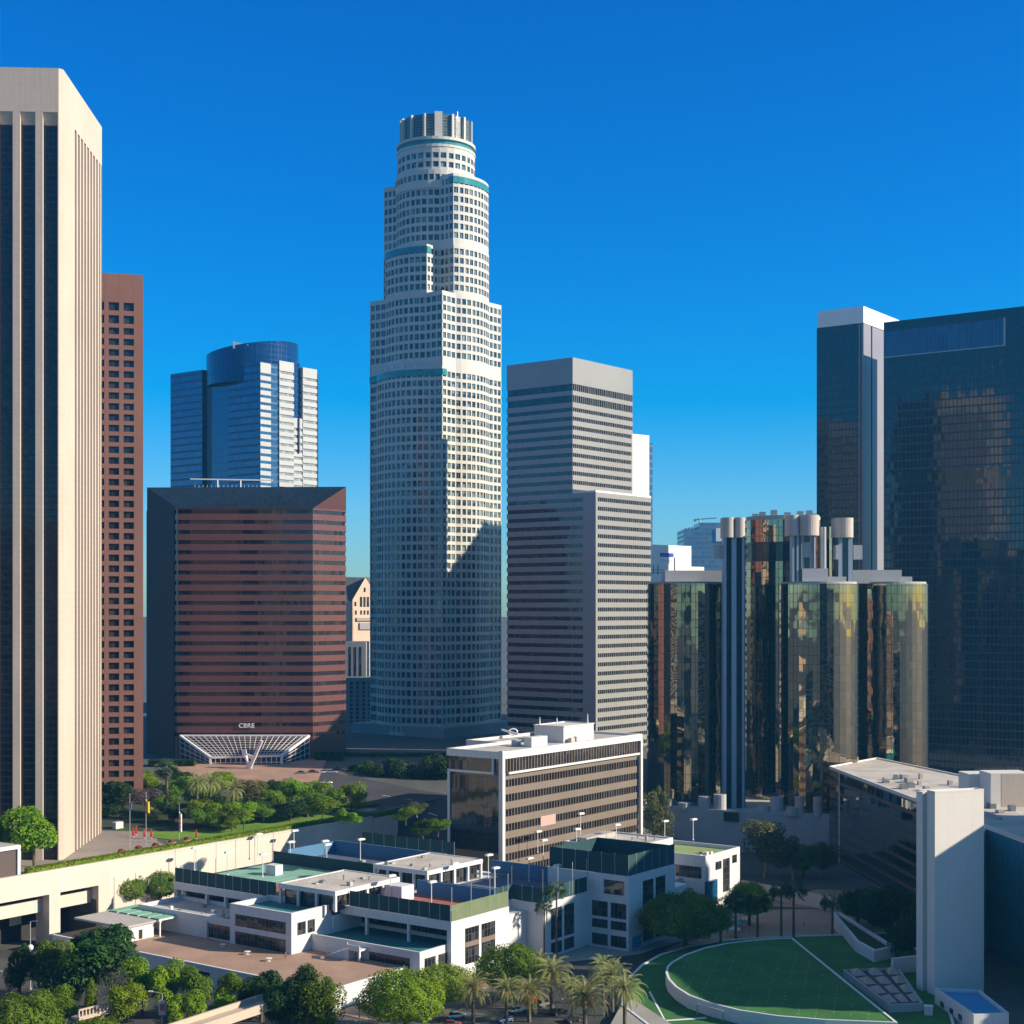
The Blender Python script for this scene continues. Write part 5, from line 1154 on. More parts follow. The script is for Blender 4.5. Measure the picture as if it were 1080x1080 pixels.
def oval():
    zl = -15.6
    near = [(702, 1026), (704.5, 1033), (712, 1041), (726, 1050), (748, 1058), (780, 1066), (820, 1072), (870, 1076), (947, 1079)]
    far = [(836, 989.5), (815, 990), (790, 992), (765, 995), (742, 1000), (722, 1007), (708, 1015), (703, 1020)]
    pts = P2(near, zl)+P2(far, zl); pts = pts if sum(pts[i][0]*pts[(i+1) % len(pts)][1]-pts[(i+1) % len(pts)][0]*pts[i][1] for i in range(len(pts))) > 0 else pts[::-1]
    root = thing('raised_lawn', 'oval raised lawn with white curved wall at the lower right', 'lawn', (70, 355, -20))
    w_ = MB(); w_.ring(pts, .55, -20, zl+.12); w_.build('curved_wall', M['rim'], root)
    m = MB(); m.prism(inset(pts, .5), -20, zl-.05); m.build('lawn', M['turf'], root)
    d = MB(); random.seed(5); C0 = Vector(gp(800, 1030, zl).xy); a = Fr(C0.x, C0.y, 14)
    for i in range(-9, 9):
        for j in range(-5, 18):
            p = Vector(a.p2(j*3.1-26+(i % 2)*1.2, i*3.7))
            if inside(p, inset(pts, 2.0)) and random.random() < .8: d.box(Fr(p.x, p.y, 14), 0, .34, 0, .14, zl-.04, zl-.03)
    kind(d.build('ground_lights', M['paint'], root), 'stuff')
    fr = MB(); A = at(737, 1055, 0)  # gate frame drawn on the wall
    p0 = Vector(P2([(737, 1056)], zl)[0]); p1 = Vector(P2([(764, 1063)], zl)[0]); n = Vector(((p1-p0).y, -(p1-p0).x)).normalized(); n = n if n.y < 0 else -n
    for u, v in ((p0, p0), (p1, p1)): fr.bar((*(u+n*.5), -19.8), (*(u+n*.5), -16.1), .25, .25)
    fr.bar((*(p0+n*.5), -16.2), (*(p1+n*.5), -16.2), .25, .25); fr.build('gate_frame', M['shaft'], root)
    # outer lawn ring with kerb
    out = [(655, 1060), (657, 1045), (664, 1030), (676, 1018), (695, 1007), (725, 998), (765, 991.5), (810, 988.5), (850, 987), (900, 985.5), (935, 984), (985, 1010), (1010, 1090), (900, 1120), (720, 1110)]
    po = P2(out, -18.4); po = po if sum(po[i][0]*po[(i+1) % len(po)][1]-po[(i+1) % len(po)][0]*po[i][1] for i in range(len(po))) > 0 else po[::-1]
    k = MB(); k.ring(po, .6, -20, -18.25); k.prism(inset(po, .55), -20, -18.6, True); kk = k.build('kerb', M['rim']); kind(kk, 'structure')
    drape('lawn', [tuple(p) for p in inset(po, .6)], M['turf'], 0, 8, zfix=-18.5, k='structure')
    for poly, nm in (([(684, 1046), (701, 1077), (745, 1074), (744.5, 1072.5), (702, 1075.5), (686, 1045)], 'path'),):
        drape(nm, P2(poly, -18.4), M['paint'], 0, 8, zfix=-18.44)
    drape('path', P2([(640, 1090), (655, 1062), (668, 1056), (720, 1090), (720, 1110)], -18.9), M['sidewalk'], 0, 8, zfix=-18.42)
def inside(p, poly):
    c = False; n = len(poly)
    for i in range(n):
        a, b = poly[i], poly[i-1]
        if (a[1] > p.y) != (b[1] > p.y) and p.x < (b[0]-a[0])*(p.y-a[1])/(b[1]-a[1])+a[0]: c = not c
    return c
oval()
def right_garden():
    # stepped white planter walls and pyramid skylights
    def wall(label, pts, z0, z1, t=1.0):
        pts = P2(pts, z1); pts = pts if sum(pts[i][0]*pts[(i+1) % len(pts)][1]-pts[(i+1) % len(pts)][0]*pts[i][1] for i in range(len(pts))) > 0 else pts[::-1]
        m = MB(); m.ring(pts, t, z0, z1); o = thing('planter_box', label, 'planter', (pts[0][0], pts[0][1], z0)); m.build('wall', M['ymca'], o)
        q = MB(); q.prism(inset(pts, t+.02), z0, z1-.6); q.build('soil', M['soil'], o); return o
    wall('long sloping white planter running up to the mirror-walled office', [(877, 962), (886, 962), (944, 998), (922, 1003), (902, 992)], -19.5, -15.6)
    root = thing('skylight_roof', 'flat grey roof with rows of tan pyramid skylights', 'skylight', (95, 360, -19))
    Q = [(889, 1022), (938, 1059), (974, 1057.5), (948, 1020)]
    p = P2(Q, -16.6); p = p if sum(p[i][0]*p[(i+1) % 4][1]-p[(i+1) % 4][0]*p[i][1] for i in range(4)) > 0 else p[::-1]
    m = MB(); m.prism(p, -19.5, -17.25); m.ring(p, .5, -17.2, -16.7); m.build('roof_edge', M['conc'], root); m = MB(); m.prism(inset(p, .52), -17.24, -17.2); m.build('roof', M['roofdark'], root)
    A, B, C_, D = (Vector(P2([q], -17.2)[0]) for q in Q)
    for i in range(4):
        for j in range(3):
            u0, u1, v0, v1 = (i+.14)/4, (i+.86)/4, (j+.14)/3, (j+.86)/3
            f = lambda u, v: (A.lerp(B, u)).lerp(D.lerp(C_, u), v)
            c = [f(u0, v0), f(u1, v0), f(u1, v1), f(u0, v1)]; t = f((u0+u1)/2, (v0+v1)/2); q = MB()
            for k in range(4): q.quad((*c[k], -17.19), (*c[(k+1) % 4], -17.19), (*t, -16.0))
            q.build('skylight_pyramid', M['pyramid'], root)
    w2 = thing('garden_wall', 'pale wall between the pyramid skylights and the planter', 'wall', (*gp(950, 1012, -17).xy, -19)); m = MB(); a, b = gp(942, 1017, -16), gp(968, 1014, -16); m.wallbox(a.xy, b.xy, -19.4, -14.6, .8); m.build('wall', M['ymca'], w2)
    b = thing('utility_box', 'small white utility box on the lawn below the slab', 'box', (*gp(979, 1070, -18.5).xy, -18.5)); m = MB(); f = Fr(*gp(979, 1071, -18.5).xy, 20); m.box(f, 0, 1.6, -.9, .9, -18.5, -16.6); m.build('cabinet', M['ymca'], b); m = MB(); m.box(f, -.1, 1.7, -1, 1, -16.6, -16.5); m.build('lid', M['rim'], b)
right_garden()

# ------------------------------------------------------------------ plaza hill on the left
def plaza():
    drape('plaza', [HL.p2(-90, 1.5), HL.p2(52, 1.5), HL.p2(60, 18), HL.p2(72, 32), HL.p2(60, 60), HL.p2(-30, 90), HL.p2(-90, 90)], M['pinkpave'], .04, 5)
    drape('lawn', P2([(158, 879), (172, 876), (205, 877), (216, 880), (210, 884), (182, 885), (162, 883)], .3), M['grass'], .12, 4)
    drape('lawn', [HL.p2(62, 3), HL.p2(138, 2), HL.p2(138, 60), HL.p2(75, 70), HL.p2(66, 45), HL.p2(75, 22)], M['grass'], .06, 5)
    drape('planted_bed', [HL.p2(75, 30), HL.p2(135, 12), HL.p2(136, 45), HL.p2(100, 110), HL.p2(62, 110), HL.p2(64, 50)], M['soil'], .10, 5)
    drape('road', [HL.p2(150, 60), HL.p2(146, 8), HL.p2(150, -50), HL.p2(185, -60), HL.p2(182, 10), HL.p2(190, 70)], M['asphalt'], .08, 4)
    drape('pavement', [HL.p2(139.6, 60), HL.p2(139.6, 3), HL.p2(146, 3), HL.p2(148, 60)], M['sidewalk'], .12, 4)
    drape('forecourt', [tuple(gp(190, 822, 7).xy), tuple(gp(335, 820, 7).xy), tuple(at(345, 0, 632).xy), tuple(at(180, 0, 634).xy)], M['terrace'], .2, 5)
plaza()
def retaining():
    root = thing('retaining_wall', 'long pale retaining wall with hedge on top and a garage opening at its left end', 'wall', (*HL.p2(40, 0), -20))
    m = MB()
    m.box(HL, 27, 139, -.2, .8, -20, -.1)
    # left: beam, columns and recessed parapets of the garage
    m.box(HL, -80, 27, -.8, .8, -6.0, -.1)
    for u, u1 in ((-36, -32), (-14.5, -11), (6.0, 9.6), (22.5, 27)): m.box(HL, u, u1, -.9, 5, -20, -6.0)
    m.box(HL, -80, 22.4, 2.2, 2.8, -11.0, -7.4); m.build('concrete_wall', M['retain'], root)
    q = MB(); q.box(HL, -80, 22.3, 11.8, 12.3, -20, -1.2); q.build('garage_opening', M['garage_dark'], root)
    q = MB(); q.box(HL, -80, 26, .85, 12.8, -1.2, -.03); q.build('garage_ceiling', M['retain'], root)
    q = MB()
    for u, u1, z0, z1 in ((-24, -19, -16.5, -12.6), (-9.5, -4.5, -16.5, -12.6), (1.0, 4.6, -15.0, -11.3), (10.5, 17, -16.0, -11.5)): q.box(HL, u, u1, 9.4, 9.8, z0, z1)
    q.build('garage_panel', M['retain'], root)
    c = MB(); c.box(HL, -80, 139.2, -.35, .9, -.1, .35); c.build('coping', M['retain'], root)
    e = thing('corner_planter', 'sunlit stepped planter block at the far end of the retaining wall', 'planter', (*HL.p2(142, 0), -8))
    m = MB(); m.box(HL, 139.25, 152, -.6, 8, -12, -.4); m.box(HL, 141, 153, 8.02, 20, -8, 1.8); m.build('wall', M['retain'], e)
    random.seed(12)
    l = leafbox(HL, 139.6, 150, -.2, 6, -.4, 1.3, 900, .55); l.build('hedge', M['hedge'], e, uv=False)
    l = leafbox(HL, 141.4, 152.6, 8.3, 19.6, 1.8, 2.7, 1400, .55); l.build('hedge', M['hedge'], e, uv=False)
def leafbox(fr, u0, u1, v0, v1, z0, z1, n, s):
    m = MB()
    m.box(fr, u0+.2, u1-.2, v0+.2, v1-.2, z0, z1-.25)
    for k in range(n):
        u = random.uniform(u0, u1); v = random.uniform(v0, v1); z = z1-abs(random.gauss(0, .25))
        if random.random() < .35:
            z = random.uniform(z0, z1); v = random.choice((v0, v1)) if random.random() < .8 else v
        leaf(m, fr.p(u, v, z), Vector((random.gauss(0, .5), random.gauss(0, .5), 1)), s*random.uniform(.6, 1.2))
    return m
def leaf(m, p, nrm, s, el=1.5):
    nrm = nrm.normalized(); a = nrm.orthogonal().normalized(); a = Matrix.Rotation(random.random()*6.283, 3, nrm) @ a; b = nrm.cross(a)
    m.quad(p-a*s*el*.5, p-b*s*.38+nrm*s*.12, p+a*s*el*.5, p+b*s*.38+nrm*s*.12)
retaining()
def hedges():
    random.seed(21)
    o = leafbox(HL, .5, 139, .95, 2.9, .2, 1.7, 7500, .45).build('clipped_hedge', M['hedge'], uv=False); tag(o, 'long clipped green hedge along the top of the retaining wall', 'hedge')
    fb = Fr(at(330, 0, 628).x, 628, 84)
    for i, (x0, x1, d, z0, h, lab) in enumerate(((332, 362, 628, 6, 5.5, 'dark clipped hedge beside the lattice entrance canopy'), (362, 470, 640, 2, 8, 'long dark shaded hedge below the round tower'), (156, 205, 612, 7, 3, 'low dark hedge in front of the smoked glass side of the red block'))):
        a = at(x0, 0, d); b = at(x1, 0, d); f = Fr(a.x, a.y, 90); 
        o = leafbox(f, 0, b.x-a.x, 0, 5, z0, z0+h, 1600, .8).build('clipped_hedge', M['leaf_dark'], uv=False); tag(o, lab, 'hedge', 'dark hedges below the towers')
    for u in ():
        pass
hedges()
pv = thing('pavilion', 'small white-framed dark-panelled kiosk on the plaza at the left edge', 'kiosk', (*HL.p2(-10, 8), 0))
m = MB(); m.box(HL, -30, -1.2, 3, 14, .05, 6.9); m.build('panel', plain('brown panel', (.10, .075, .065), .4), pv)
m = MB()
for u in (-30.2, -15.5, -8.2, -1.6): m.box(HL, u, u+.9, 2.5, 14.2, .05, 7.0)
m.box(HL, -30.2, -.7, 2.4, 14.3, 7.0, 8.0); m.build('frame', M['mid_white'], pv)
m = MB(); m.box(HL, -29.8, -1.1, 2.9, 13.9, 8.0, 8.1); m.build('roof', M['roofgrey'], pv)

# ------------------------------------------------------------------ trees: prototypes share their meshes
def crown_mesh(seed, w, h, n, s, blobs, flat=False, hang=0.0, holes=.0, mat='leaf', core=True):
    """leaf-sized faces spread through overlapping clumps; unit: metres, crown bottom at z=0"""
    rnd = random.Random(seed); random.seed(seed); m = MB(); bl = []
    for k in range(blobs):
        a = rnd.uniform(0, 6.283); r = math.sqrt(rnd.random())*.62; zz = rnd.uniform(.22, .80)
        sh = 1.0 if not flat else 1.1
        lim = math.sqrt(max(.1, 1-((zz-.42)/.6)**2))
        bl.append((Vector((math.cos(a)*r*w/2*lim*1.25, math.sin(a)*r*w/2*lim*1.25, zz*h)), rnd.uniform(.22, .40)*w*.62*sh, rnd.uniform(.18, .30)*h*(.75 if flat else 1)))
    for k in range(n):
        c, rr, rz = bl[rnd.randrange(blobs)]
        d = Vector((rnd.gauss(0, 1), rnd.gauss(0, 1), rnd.gauss(0, 1)+.25)).normalized(); q = rnd.uniform(.55, 1.05)**.6
        p = c+Vector((d.x*rr*q, d.y*rr*q, d.z*rz*q))
        if p.z < .02*h: continue
        nr = (d+Vector((rnd.gauss(0, .45), rnd.gauss(0, .45), rnd.gauss(0, .45)+.3-hang)))
        leaf(m, p, nr, s*rnd.uniform(.6, 1.35), 1.5+hang)
    return m.mesh('crown', M[mat], uv=False)
def dome_mesh(seed, w, h, n, s, mat):
    """clipped, rounded shade tree: dense shell of small leaves with a lumpy outline"""
    rnd = random.Random(seed); random.seed(seed); m = MB(); ph = [rnd.uniform(0, 6.28) for _ in range(9)]
    for k in range(n):
        d = Vector((rnd.gauss(0, 1), rnd.gauss(0, 1), rnd.gauss(0, .9)+.35)).normalized(); a = math.atan2(d.y, d.x)
        q = 1+.07*math.sin(3*a+ph[0]+3*d.z)+.06*math.sin(5*a+ph[1]-4*d.z)+.05*math.sin(9*a+ph[2]+7*d.z)+.03*math.sin(17*a+9*d.z+ph[3]); q *= rnd.uniform(.80, 1.03)
        p = Vector((d.x*w/2*q, d.y*w/2*q, h*.36+d.z*(h*.64 if d.z > 0 else h*.36)*q))
        leaf(m, p, d+Vector((rnd.gauss(0, .4), rnd.gauss(0, .4), rnd.gauss(0, .4))), s*rnd.uniform(.6, 1.3))
    return m.mesh('crown', M[mat], uv=False)
def trunk_mesh(seed, h, r, limbs, spread, top, mat='bark', fork=.55):
    rnd = random.Random(seed); m = MB(); p = Vector((0, 0, -.3)); seg = 4; lean = Vector((rnd.gauss(0, .05), rnd.gauss(0, .05), 0))
    for k in range(seg):
        q = p+Vector((lean.x*h/seg+rnd.gauss(0, .06), lean.y*h/seg+rnd.gauss(0, .06), (h+.3)/seg)); m.tube(p, q, r*(1.25-.45*k/seg), r*(1.25-.45*(k+1)/seg), 8, False); p = q
    for k in range(limbs):
        a = 6.283*k/limbs+rnd.uniform(-.4, .4); b = p-Vector((0, 0, rnd.uniform(0, h*.25))); e = p+Vector((math.cos(a)*spread*rnd.uniform(.6, 1), math.sin(a)*spread*rnd.uniform(.6, 1), top*rnd.uniform(.5, 1)))
        mid = b.lerp(e, .5)+Vector((0, 0, top*.12)); m.tube(b, mid, r*.6, r*.38, 6, False); m.tube(mid, e, r*.38, r*.1, 5, False)
        for t in range(2):
            e2 = mid+Vector((rnd.gauss(0, spread*.35), rnd.gauss(0, spread*.35), top*rnd.uniform(.3, .6))); m.tube(mid, e2, r*.25, r*.06, 4, False)
    return m.mesh('trunk', M[mat])
TREES = {}
def tproto(key, crown, trunk, clear, extra=None):
    TREES[key] = (crown, trunk, clear, extra)
# key: crown mesh (size 10 x 10 x 8 nominal), trunk mesh
def mk_trees():
    tproto('round', crown_mesh(11, 10, 8, 5700, 0.38, 15, mat='leaf'), trunk_mesh(1, 3.2, .25, 6, 3.2, 4.0), 2.4)
    tproto('round_b', crown_mesh(12, 10, 8, 5700, 0.38, 13, mat='leaf'), trunk_mesh(2, 3.0, .25, 6, 3.2, 4.0), 2.2)
    tproto('mid', crown_mesh(13, 10, 8, 5700, 0.38, 14, mat='leaf_mid'), trunk_mesh(3, 3.0, .28, 6, 3.2, 4.0), 2.0)
    tproto('dark', crown_mesh(14, 10, 8, 6840, 0.37, 16, mat='leaf_dark'), trunk_mesh(4, 3.0, .3, 6, 3.2, 4.0), 1.2)
    tproto('olive', crown_mesh(15, 10, 8, 4370, 0.36, 13, mat='leaf_olive'), trunk_mesh(5, 3.0, .25, 7, 3.4, 4.5, 'bark_pale'), 2.4)
    tproto('olive_b', crown_mesh(25, 10, 8, 4370, 0.36, 12, mat='leaf_olive'), trunk_mesh(15, 3.0, .25, 7, 3.4, 4.5, 'bark_pale'), 2.4)
    tproto('grey', crown_mesh(16, 10, 8, 3230, 0.31, 11, mat='leaf_grey'), trunk_mesh(6, 2.6, .22, 8, 3.6, 4.8, 'bark_pale'), 2.0)
    tproto('willow', crown_mesh(17, 10, 9, 4370, 0.31, 14, hang=.8, mat='leaf_olive'), trunk_mesh(7, 3.0, .25, 8, 3.0, 5, 'bark_pale'), 1.5)
    tproto('ficus', dome_mesh(18, 10, 7, 13000, 0.25, 'leaf'), trunk_mesh(8, 3.0, .35, 6, 3.0, 3.2), 2.4)
    tproto('ficus_dark', dome_mesh(19, 10, 7, 13000, 0.25, 'leaf_mid'), trunk_mesh(9, 3.0, .35, 6, 3.0, 3.2), 2.4)
    tproto('umbrella', dome_mesh(20, 10, 4.2, 9000, 0.25, 'leaf_mid'), trunk_mesh(10, 2.6, .25, 7, 3.6, 2.2), 2.2)
    tproto('pine', crown_mesh(21, 8, 12, 9880, 0.31, 20, mat='leaf_dark'), trunk_mesh(11, 3.0, .3, 5, 2.0, 7), 1.0)
    tproto('pine_b', crown_mesh(23, 8, 12, 9880, 0.31, 20, mat='leaf_mid'), trunk_mesh(12, 3.0, .3, 5, 2.0, 7), 1.0)
    tproto('young', crown_mesh(22, 5, 10, 2850, 0.33, 14, mat='leaf'), trunk_mesh(13, 2.2, .12, 5, 1.4, 6, 'bark_pale'), 1.2)
    tproto('bare', crown_mesh(24, 8, 9, 798, 0.24, 12, mat='leaf_grey'), trunk_mesh(14, 3.0, .2, 11, 3.4, 6, 'bark_pale'), 2.0)
    tproto('shrub', crown_mesh(26, 6, 4, 2470, 0.30, 10, mat='leaf'), trunk_mesh(16, .8, .1, 5, 1.8, 1.8), .2)
    tproto('yellow', crown_mesh(27, 6, 5, 2280, 0.30, 9, mat='yellow'), trunk_mesh(17, 1.0, .12, 5, 1.8, 2.4), .5)
mk_trees()
def tree(key, x, yb, yt, wpx, label, group, z=None, name='tree', d=None):
    """x, base y, crown top y and crown width measured on the photograph; stands on ground height z (or on the hill)"""
    cm, tm, clear, ex = TREES[key]
    if z is None:
        z = 2.0
        for _ in range(6): p = gp(x, yb, z); z = tz(p.x, p.y)
    p = gp(x, yb, z) if d is None else Vector(((x-CX)/F*d, d, z))
    d = p.y; H = (yb-yt)*d/F; W = wpx*d/F
    ch = max(v.co.z for v in cm.vertices); cw = 2*sorted(abs(v.co.x) for v in cm.vertices)[int(len(cm.vertices)*.97)]
    tot = clear+ch; s = H/tot; sx = W/cw
    root = thing(name, label, 'tree', (0, 0, 0), group)
    t = bpy.data.objects.new('trunk', tm); COL.objects.link(t); t.parent = root; t.scale = (s, s, s) if abs(sx/s-1) < .6 else (sx, sx, s)
    c = bpy.data.objects.new('crown', cm); COL.objects.link(c); c.parent = root; c.location = (0, 0, clear*s); c.scale = (sx, sx, s)
    root.location = (p.x, p.y, z); root.rotation_euler = (0, 0, random.uniform(0, 6.28)); return root
random.seed(31)
GP = 'trees in the park on the plaza hill'
for a in [
 ('willow', 124, 832, 800, 38, 'pale olive willow-like tree at the foot of the rosy brown tower'),
 ('round', 137, 842, 815, 34, 'bright green round tree in the park, left one of the pair touching the tall palm'),
 ('round_b', 160, 842, 816, 32, 'bright green tree directly under the tall palm crown, second of a touching pair'),
 ('grey', 155, 858, 830, 40, 'grey-lilac thin tree in the middle of the left park'),
 ('dark', 113, 862, 836, 34, 'dark tree right against the corner of the tan granite tower'),
 ('mid', 190, 846, 818, 34, 'mid green tree just right of the tall palm trunk'),
 ('mid', 176, 862, 838, 26, 'small mid green tree behind the yellow flag'),
 ('round_b', 231, 838, 812, 38, 'green tree under the left end of the lattice canopy'),
 ('olive', 262, 852, 822, 36, 'dull olive tree in front of the lattice canopy'),
 ('round', 206, 872, 842, 34, 'bright green tree in the front row, left end, beside the flag'),
 ('round_b', 232, 872, 845, 34, 'bright green tree in the front row, second from its left end'),
 ('round', 257, 875, 846, 36, 'bright green tree in the front row, right end, lowest'),
 ('mid', 278, 868, 848, 26, 'small green tree at the shaded right end of the front row'),
 ('round', 288, 856, 832, 24, 'narrow bright tree between the olive tree and the big right clump'),
 ('round_b', 313, 852, 820, 32, 'bright tree at the left of the clump beside the shaded lawn'),
 ('round', 333, 853, 824, 30, 'bright tree in the middle of the clump beside the shaded lawn'),
 ('mid', 325, 862, 836, 46, 'broad dark green tree in front of the clump beside the shaded lawn'),
 ('round_b', 370, 856, 824, 30, 'bright airy tree standing alone at the right end of the park'),
 ('mid', 352, 856, 830, 26, 'green tree next to the airy tree at the right end of the park'),
]: tree(*a, GP)
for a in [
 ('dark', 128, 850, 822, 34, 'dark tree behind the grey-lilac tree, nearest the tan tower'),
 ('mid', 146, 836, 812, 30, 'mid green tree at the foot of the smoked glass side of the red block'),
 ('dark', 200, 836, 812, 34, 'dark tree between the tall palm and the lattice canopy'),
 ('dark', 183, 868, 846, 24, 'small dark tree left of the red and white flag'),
 ('mid', 214, 852, 828, 32, 'mid green tree among the short broad palms'),
 ('dark', 240, 862, 838, 34, 'dark tree behind the bright front row, under the olive tree'),
 ('dark', 296, 846, 822, 28, 'dark tree between the olive tree and the bright clump'),
 ('olive', 275, 846, 824, 28, 'smaller olive tree right of the sculpture'),
 ('dark', 270, 862, 842, 30, 'dark tree behind the right end of the bright front row'),
 ('mid', 340, 866, 842, 30, 'green tree leaning over the shaded lawn beside the broad dark tree'),
 ('dark', 306, 866, 844, 34, 'dark tree shading the left part of the shaded lawn'),
 ('mid', 219, 876, 852, 30, 'green tree between the first two bright trees of the front row'),
 ('mid', 245, 877, 852, 30, 'green tree between the last two bright trees of the front row'),
]: tree(*a, GP)
GE = 'trees on the slope between the road and the club'
for a in [('mid', 462, 882, 862, 22, 'small green tree touching the shaded end of the mid-rise office'), ('dark', 446, 884, 864, 22, 'small dark tree left of the shaded end of the mid-rise office'), ('mid', 428, 870, 850, 24, 'green tree right of the sunlit corner planter'), ('olive', 440, 862, 846, 20, 'pale olive tree on the slope above the dark blue-green screen')]: tree(*a, GE)
GH = 'dark trees beside the road below the round tower'
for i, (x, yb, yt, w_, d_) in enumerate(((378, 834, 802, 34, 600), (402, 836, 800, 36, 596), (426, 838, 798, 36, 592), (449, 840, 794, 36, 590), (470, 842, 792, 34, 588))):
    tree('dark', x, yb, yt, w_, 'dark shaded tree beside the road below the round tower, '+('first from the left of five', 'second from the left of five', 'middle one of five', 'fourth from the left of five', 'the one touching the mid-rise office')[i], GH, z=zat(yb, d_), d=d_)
tree('yellow', 158, 868, 851, 14, 'small yellow-flowering tree beneath the yellow flag', GP)
for i, (x, yb, yt, w_) in enumerate(((362, 868, 852, 12), (370, 869, 856, 14), (328, 860, 851, 14))):
    tree('shrub', x, yb, yt, w_, ('low bright shrub on the shaded lawn, left of the lone bush pair', 'low bright shrub at the foot of the airy tree on the shaded lawn', 'low bright shrub under the broad dark green park tree')[i], 'shrubs in the park', name='shrub')
GB = 'trees in front of the tan tower'
tree('round', 36, 914, 850, 58, 'large bright green tree in front of the dark strips of the tan tower', GB, z=0)
tree('mid', 4, 914, 858, 24, 'green tree cut by the left picture edge behind the kiosk', GB, z=0)
GU = 'flat-topped trees under the retaining wall'
tree('umbrella', 133, 962, 919, 40, 'flat-topped clipped tree under the retaining wall, the left one of two', GU, z=-16)
tree('umbrella', 169, 958, 916, 38, 'flat-topped clipped tree under the retaining wall, the one touching the club', GU, z=-16)
GF = 'trees in the foreground street'
for a in [
 ('dark', 92, 1062, 976, 88, 'big dark spreading tree left of the brick terrace'),
 ('dark', 20, 1052, 996, 26, 'narrow dark tree beside the white street lamp at far left'),
 ('mid', 48, 1050, 988, 34, 'dark leafy tree between the narrow tree and the big spreading tree'),
 ('young', 74, 1066, 992, 24, 'slim bright young tree in front of the big dark spreading tree'),
 ('bare', 119, 1072, 1016, 26, 'nearly leafless pale tree above the footbridge rail'),
 ('round', 150, 1070, 1010, 42, 'bright bushy tree under the front edge of the terrace'),
 ('round_b', 178, 1075, 1012, 46, 'bright bushy tree behind the bannered lamp post'),
 ('mid', 208, 1074, 1018, 34, 'green tree at the right end of the bushy row'),
 ('young', 96, 1074, 1030, 12, 'thin sunlit sapling between the big tree and the leafless tree'),
 ('dark', 275, 1078, 1020, 46, 'dark pine-like tree behind the concrete footbridge'),
 ('mid', 240, 1068, 1024, 26, 'small green tree behind the footbridge, left of the two dark trees'),
 ('pine', 316, 1092, 1014, 42, 'tall dark conifer with pointed top at the end of the footbridge'),
 ('pine_b', 340, 1094, 1026, 44, 'dark conifer right beside the white terrace corner'),
 ('dark', 300, 1092, 1030, 40, 'dark conifer overlapping the footbridge end'),

 ('round', 128, 1086, 1036, 44, 'bright bush-like tree behind the leafless pale tree, lower part hidden'),
 ('round_b', 196, 1092, 1044, 40, 'bright tree at the bottom edge right of the bannered lamp'),
 ('mid', 60, 1084, 1040, 40, 'green tree between the bottom left corner tree and the slim young tree'),
 ('round', 236, 1084, 1048, 28, 'low bright tree just above the near end of the concrete footbridge'),
 ('mid', 256, 1066, 1030, 26, 'green tree under the terrace wall opening'),
]: tree(*a, GF, z=-20)
tree('ficus_dark', 22, 1130, 1047, 84, 'large rounded tree filling the bottom left corner', GF, z=-20)
tree('ficus_dark', 100, 1130, 1073, 80, 'rounded tree top just rising above the bottom edge at left', GF, z=-20)
GX = 'rounded shade trees along the street'
tree('ficus', 468, 1068, 1014, 62, 'bright rounded shade tree below the sunlit club corner', GX, z=-20)
tree('ficus', 425, 1092, 1018, 84, 'largest rounded shade tree, in front of the terrace corner', GX, z=-20)
tree('ficus_dark', 540, 1055, 994, 74, 'rounded shade tree behind the date palms', GX, z=-20)
tree('ficus_dark', 722, 1002, 938, 88, 'dark rounded tree in shade at the club corner by the oval lawn', GX, z=-20)
tree('ficus', 790, 976, 927, 44, 'bright sunlit rounded tree behind the dark palms', GX, z=-20)
GO = 'trees by the hotel podium'
for a in [
 ('olive', 806, 926, 864, 50, 'tall olive-green tree with pale trunk right of the club'),
 ('olive_b', 836, 928, 880, 40, 'olive-green tree with a forked pale trunk, middle of the podium row'),
 ('olive', 866, 926, 888, 34, 'smaller olive-green tree nearest the mirror wall'),
 ('mid', 848, 926, 890, 34, 'greener tree between the forked tree and the mirror wall'),
 ('willow', 690, 900, 828, 36, 'tall grey-green tree beside the right end of the mid-rise office'),
 ('olive_b', 737, 890, 856, 26, 'small tree in front of the podium opening'),
 ('grey', 722, 892, 866, 30, 'brownish thin bush left of the podium opening'),
 ('grey', 752, 890, 866, 26, 'brownish thin bush under the podium opening'),
]: tree(*a, GO, z=-20, d=None)
GR = 'dark trees by the mirror wall'
tree('dark', 938, 996, 928, 56, 'dark bushy tree against the mirror wall', GR, z=-20)
tree('dark', 905, 978, 934, 36, 'dark tree left of the bushy tree at the mirror wall', GR, z=-20)
tree('dark', 960, 1016, 950, 40, 'dark tree tucked behind the white concrete slab', GR, z=-20)

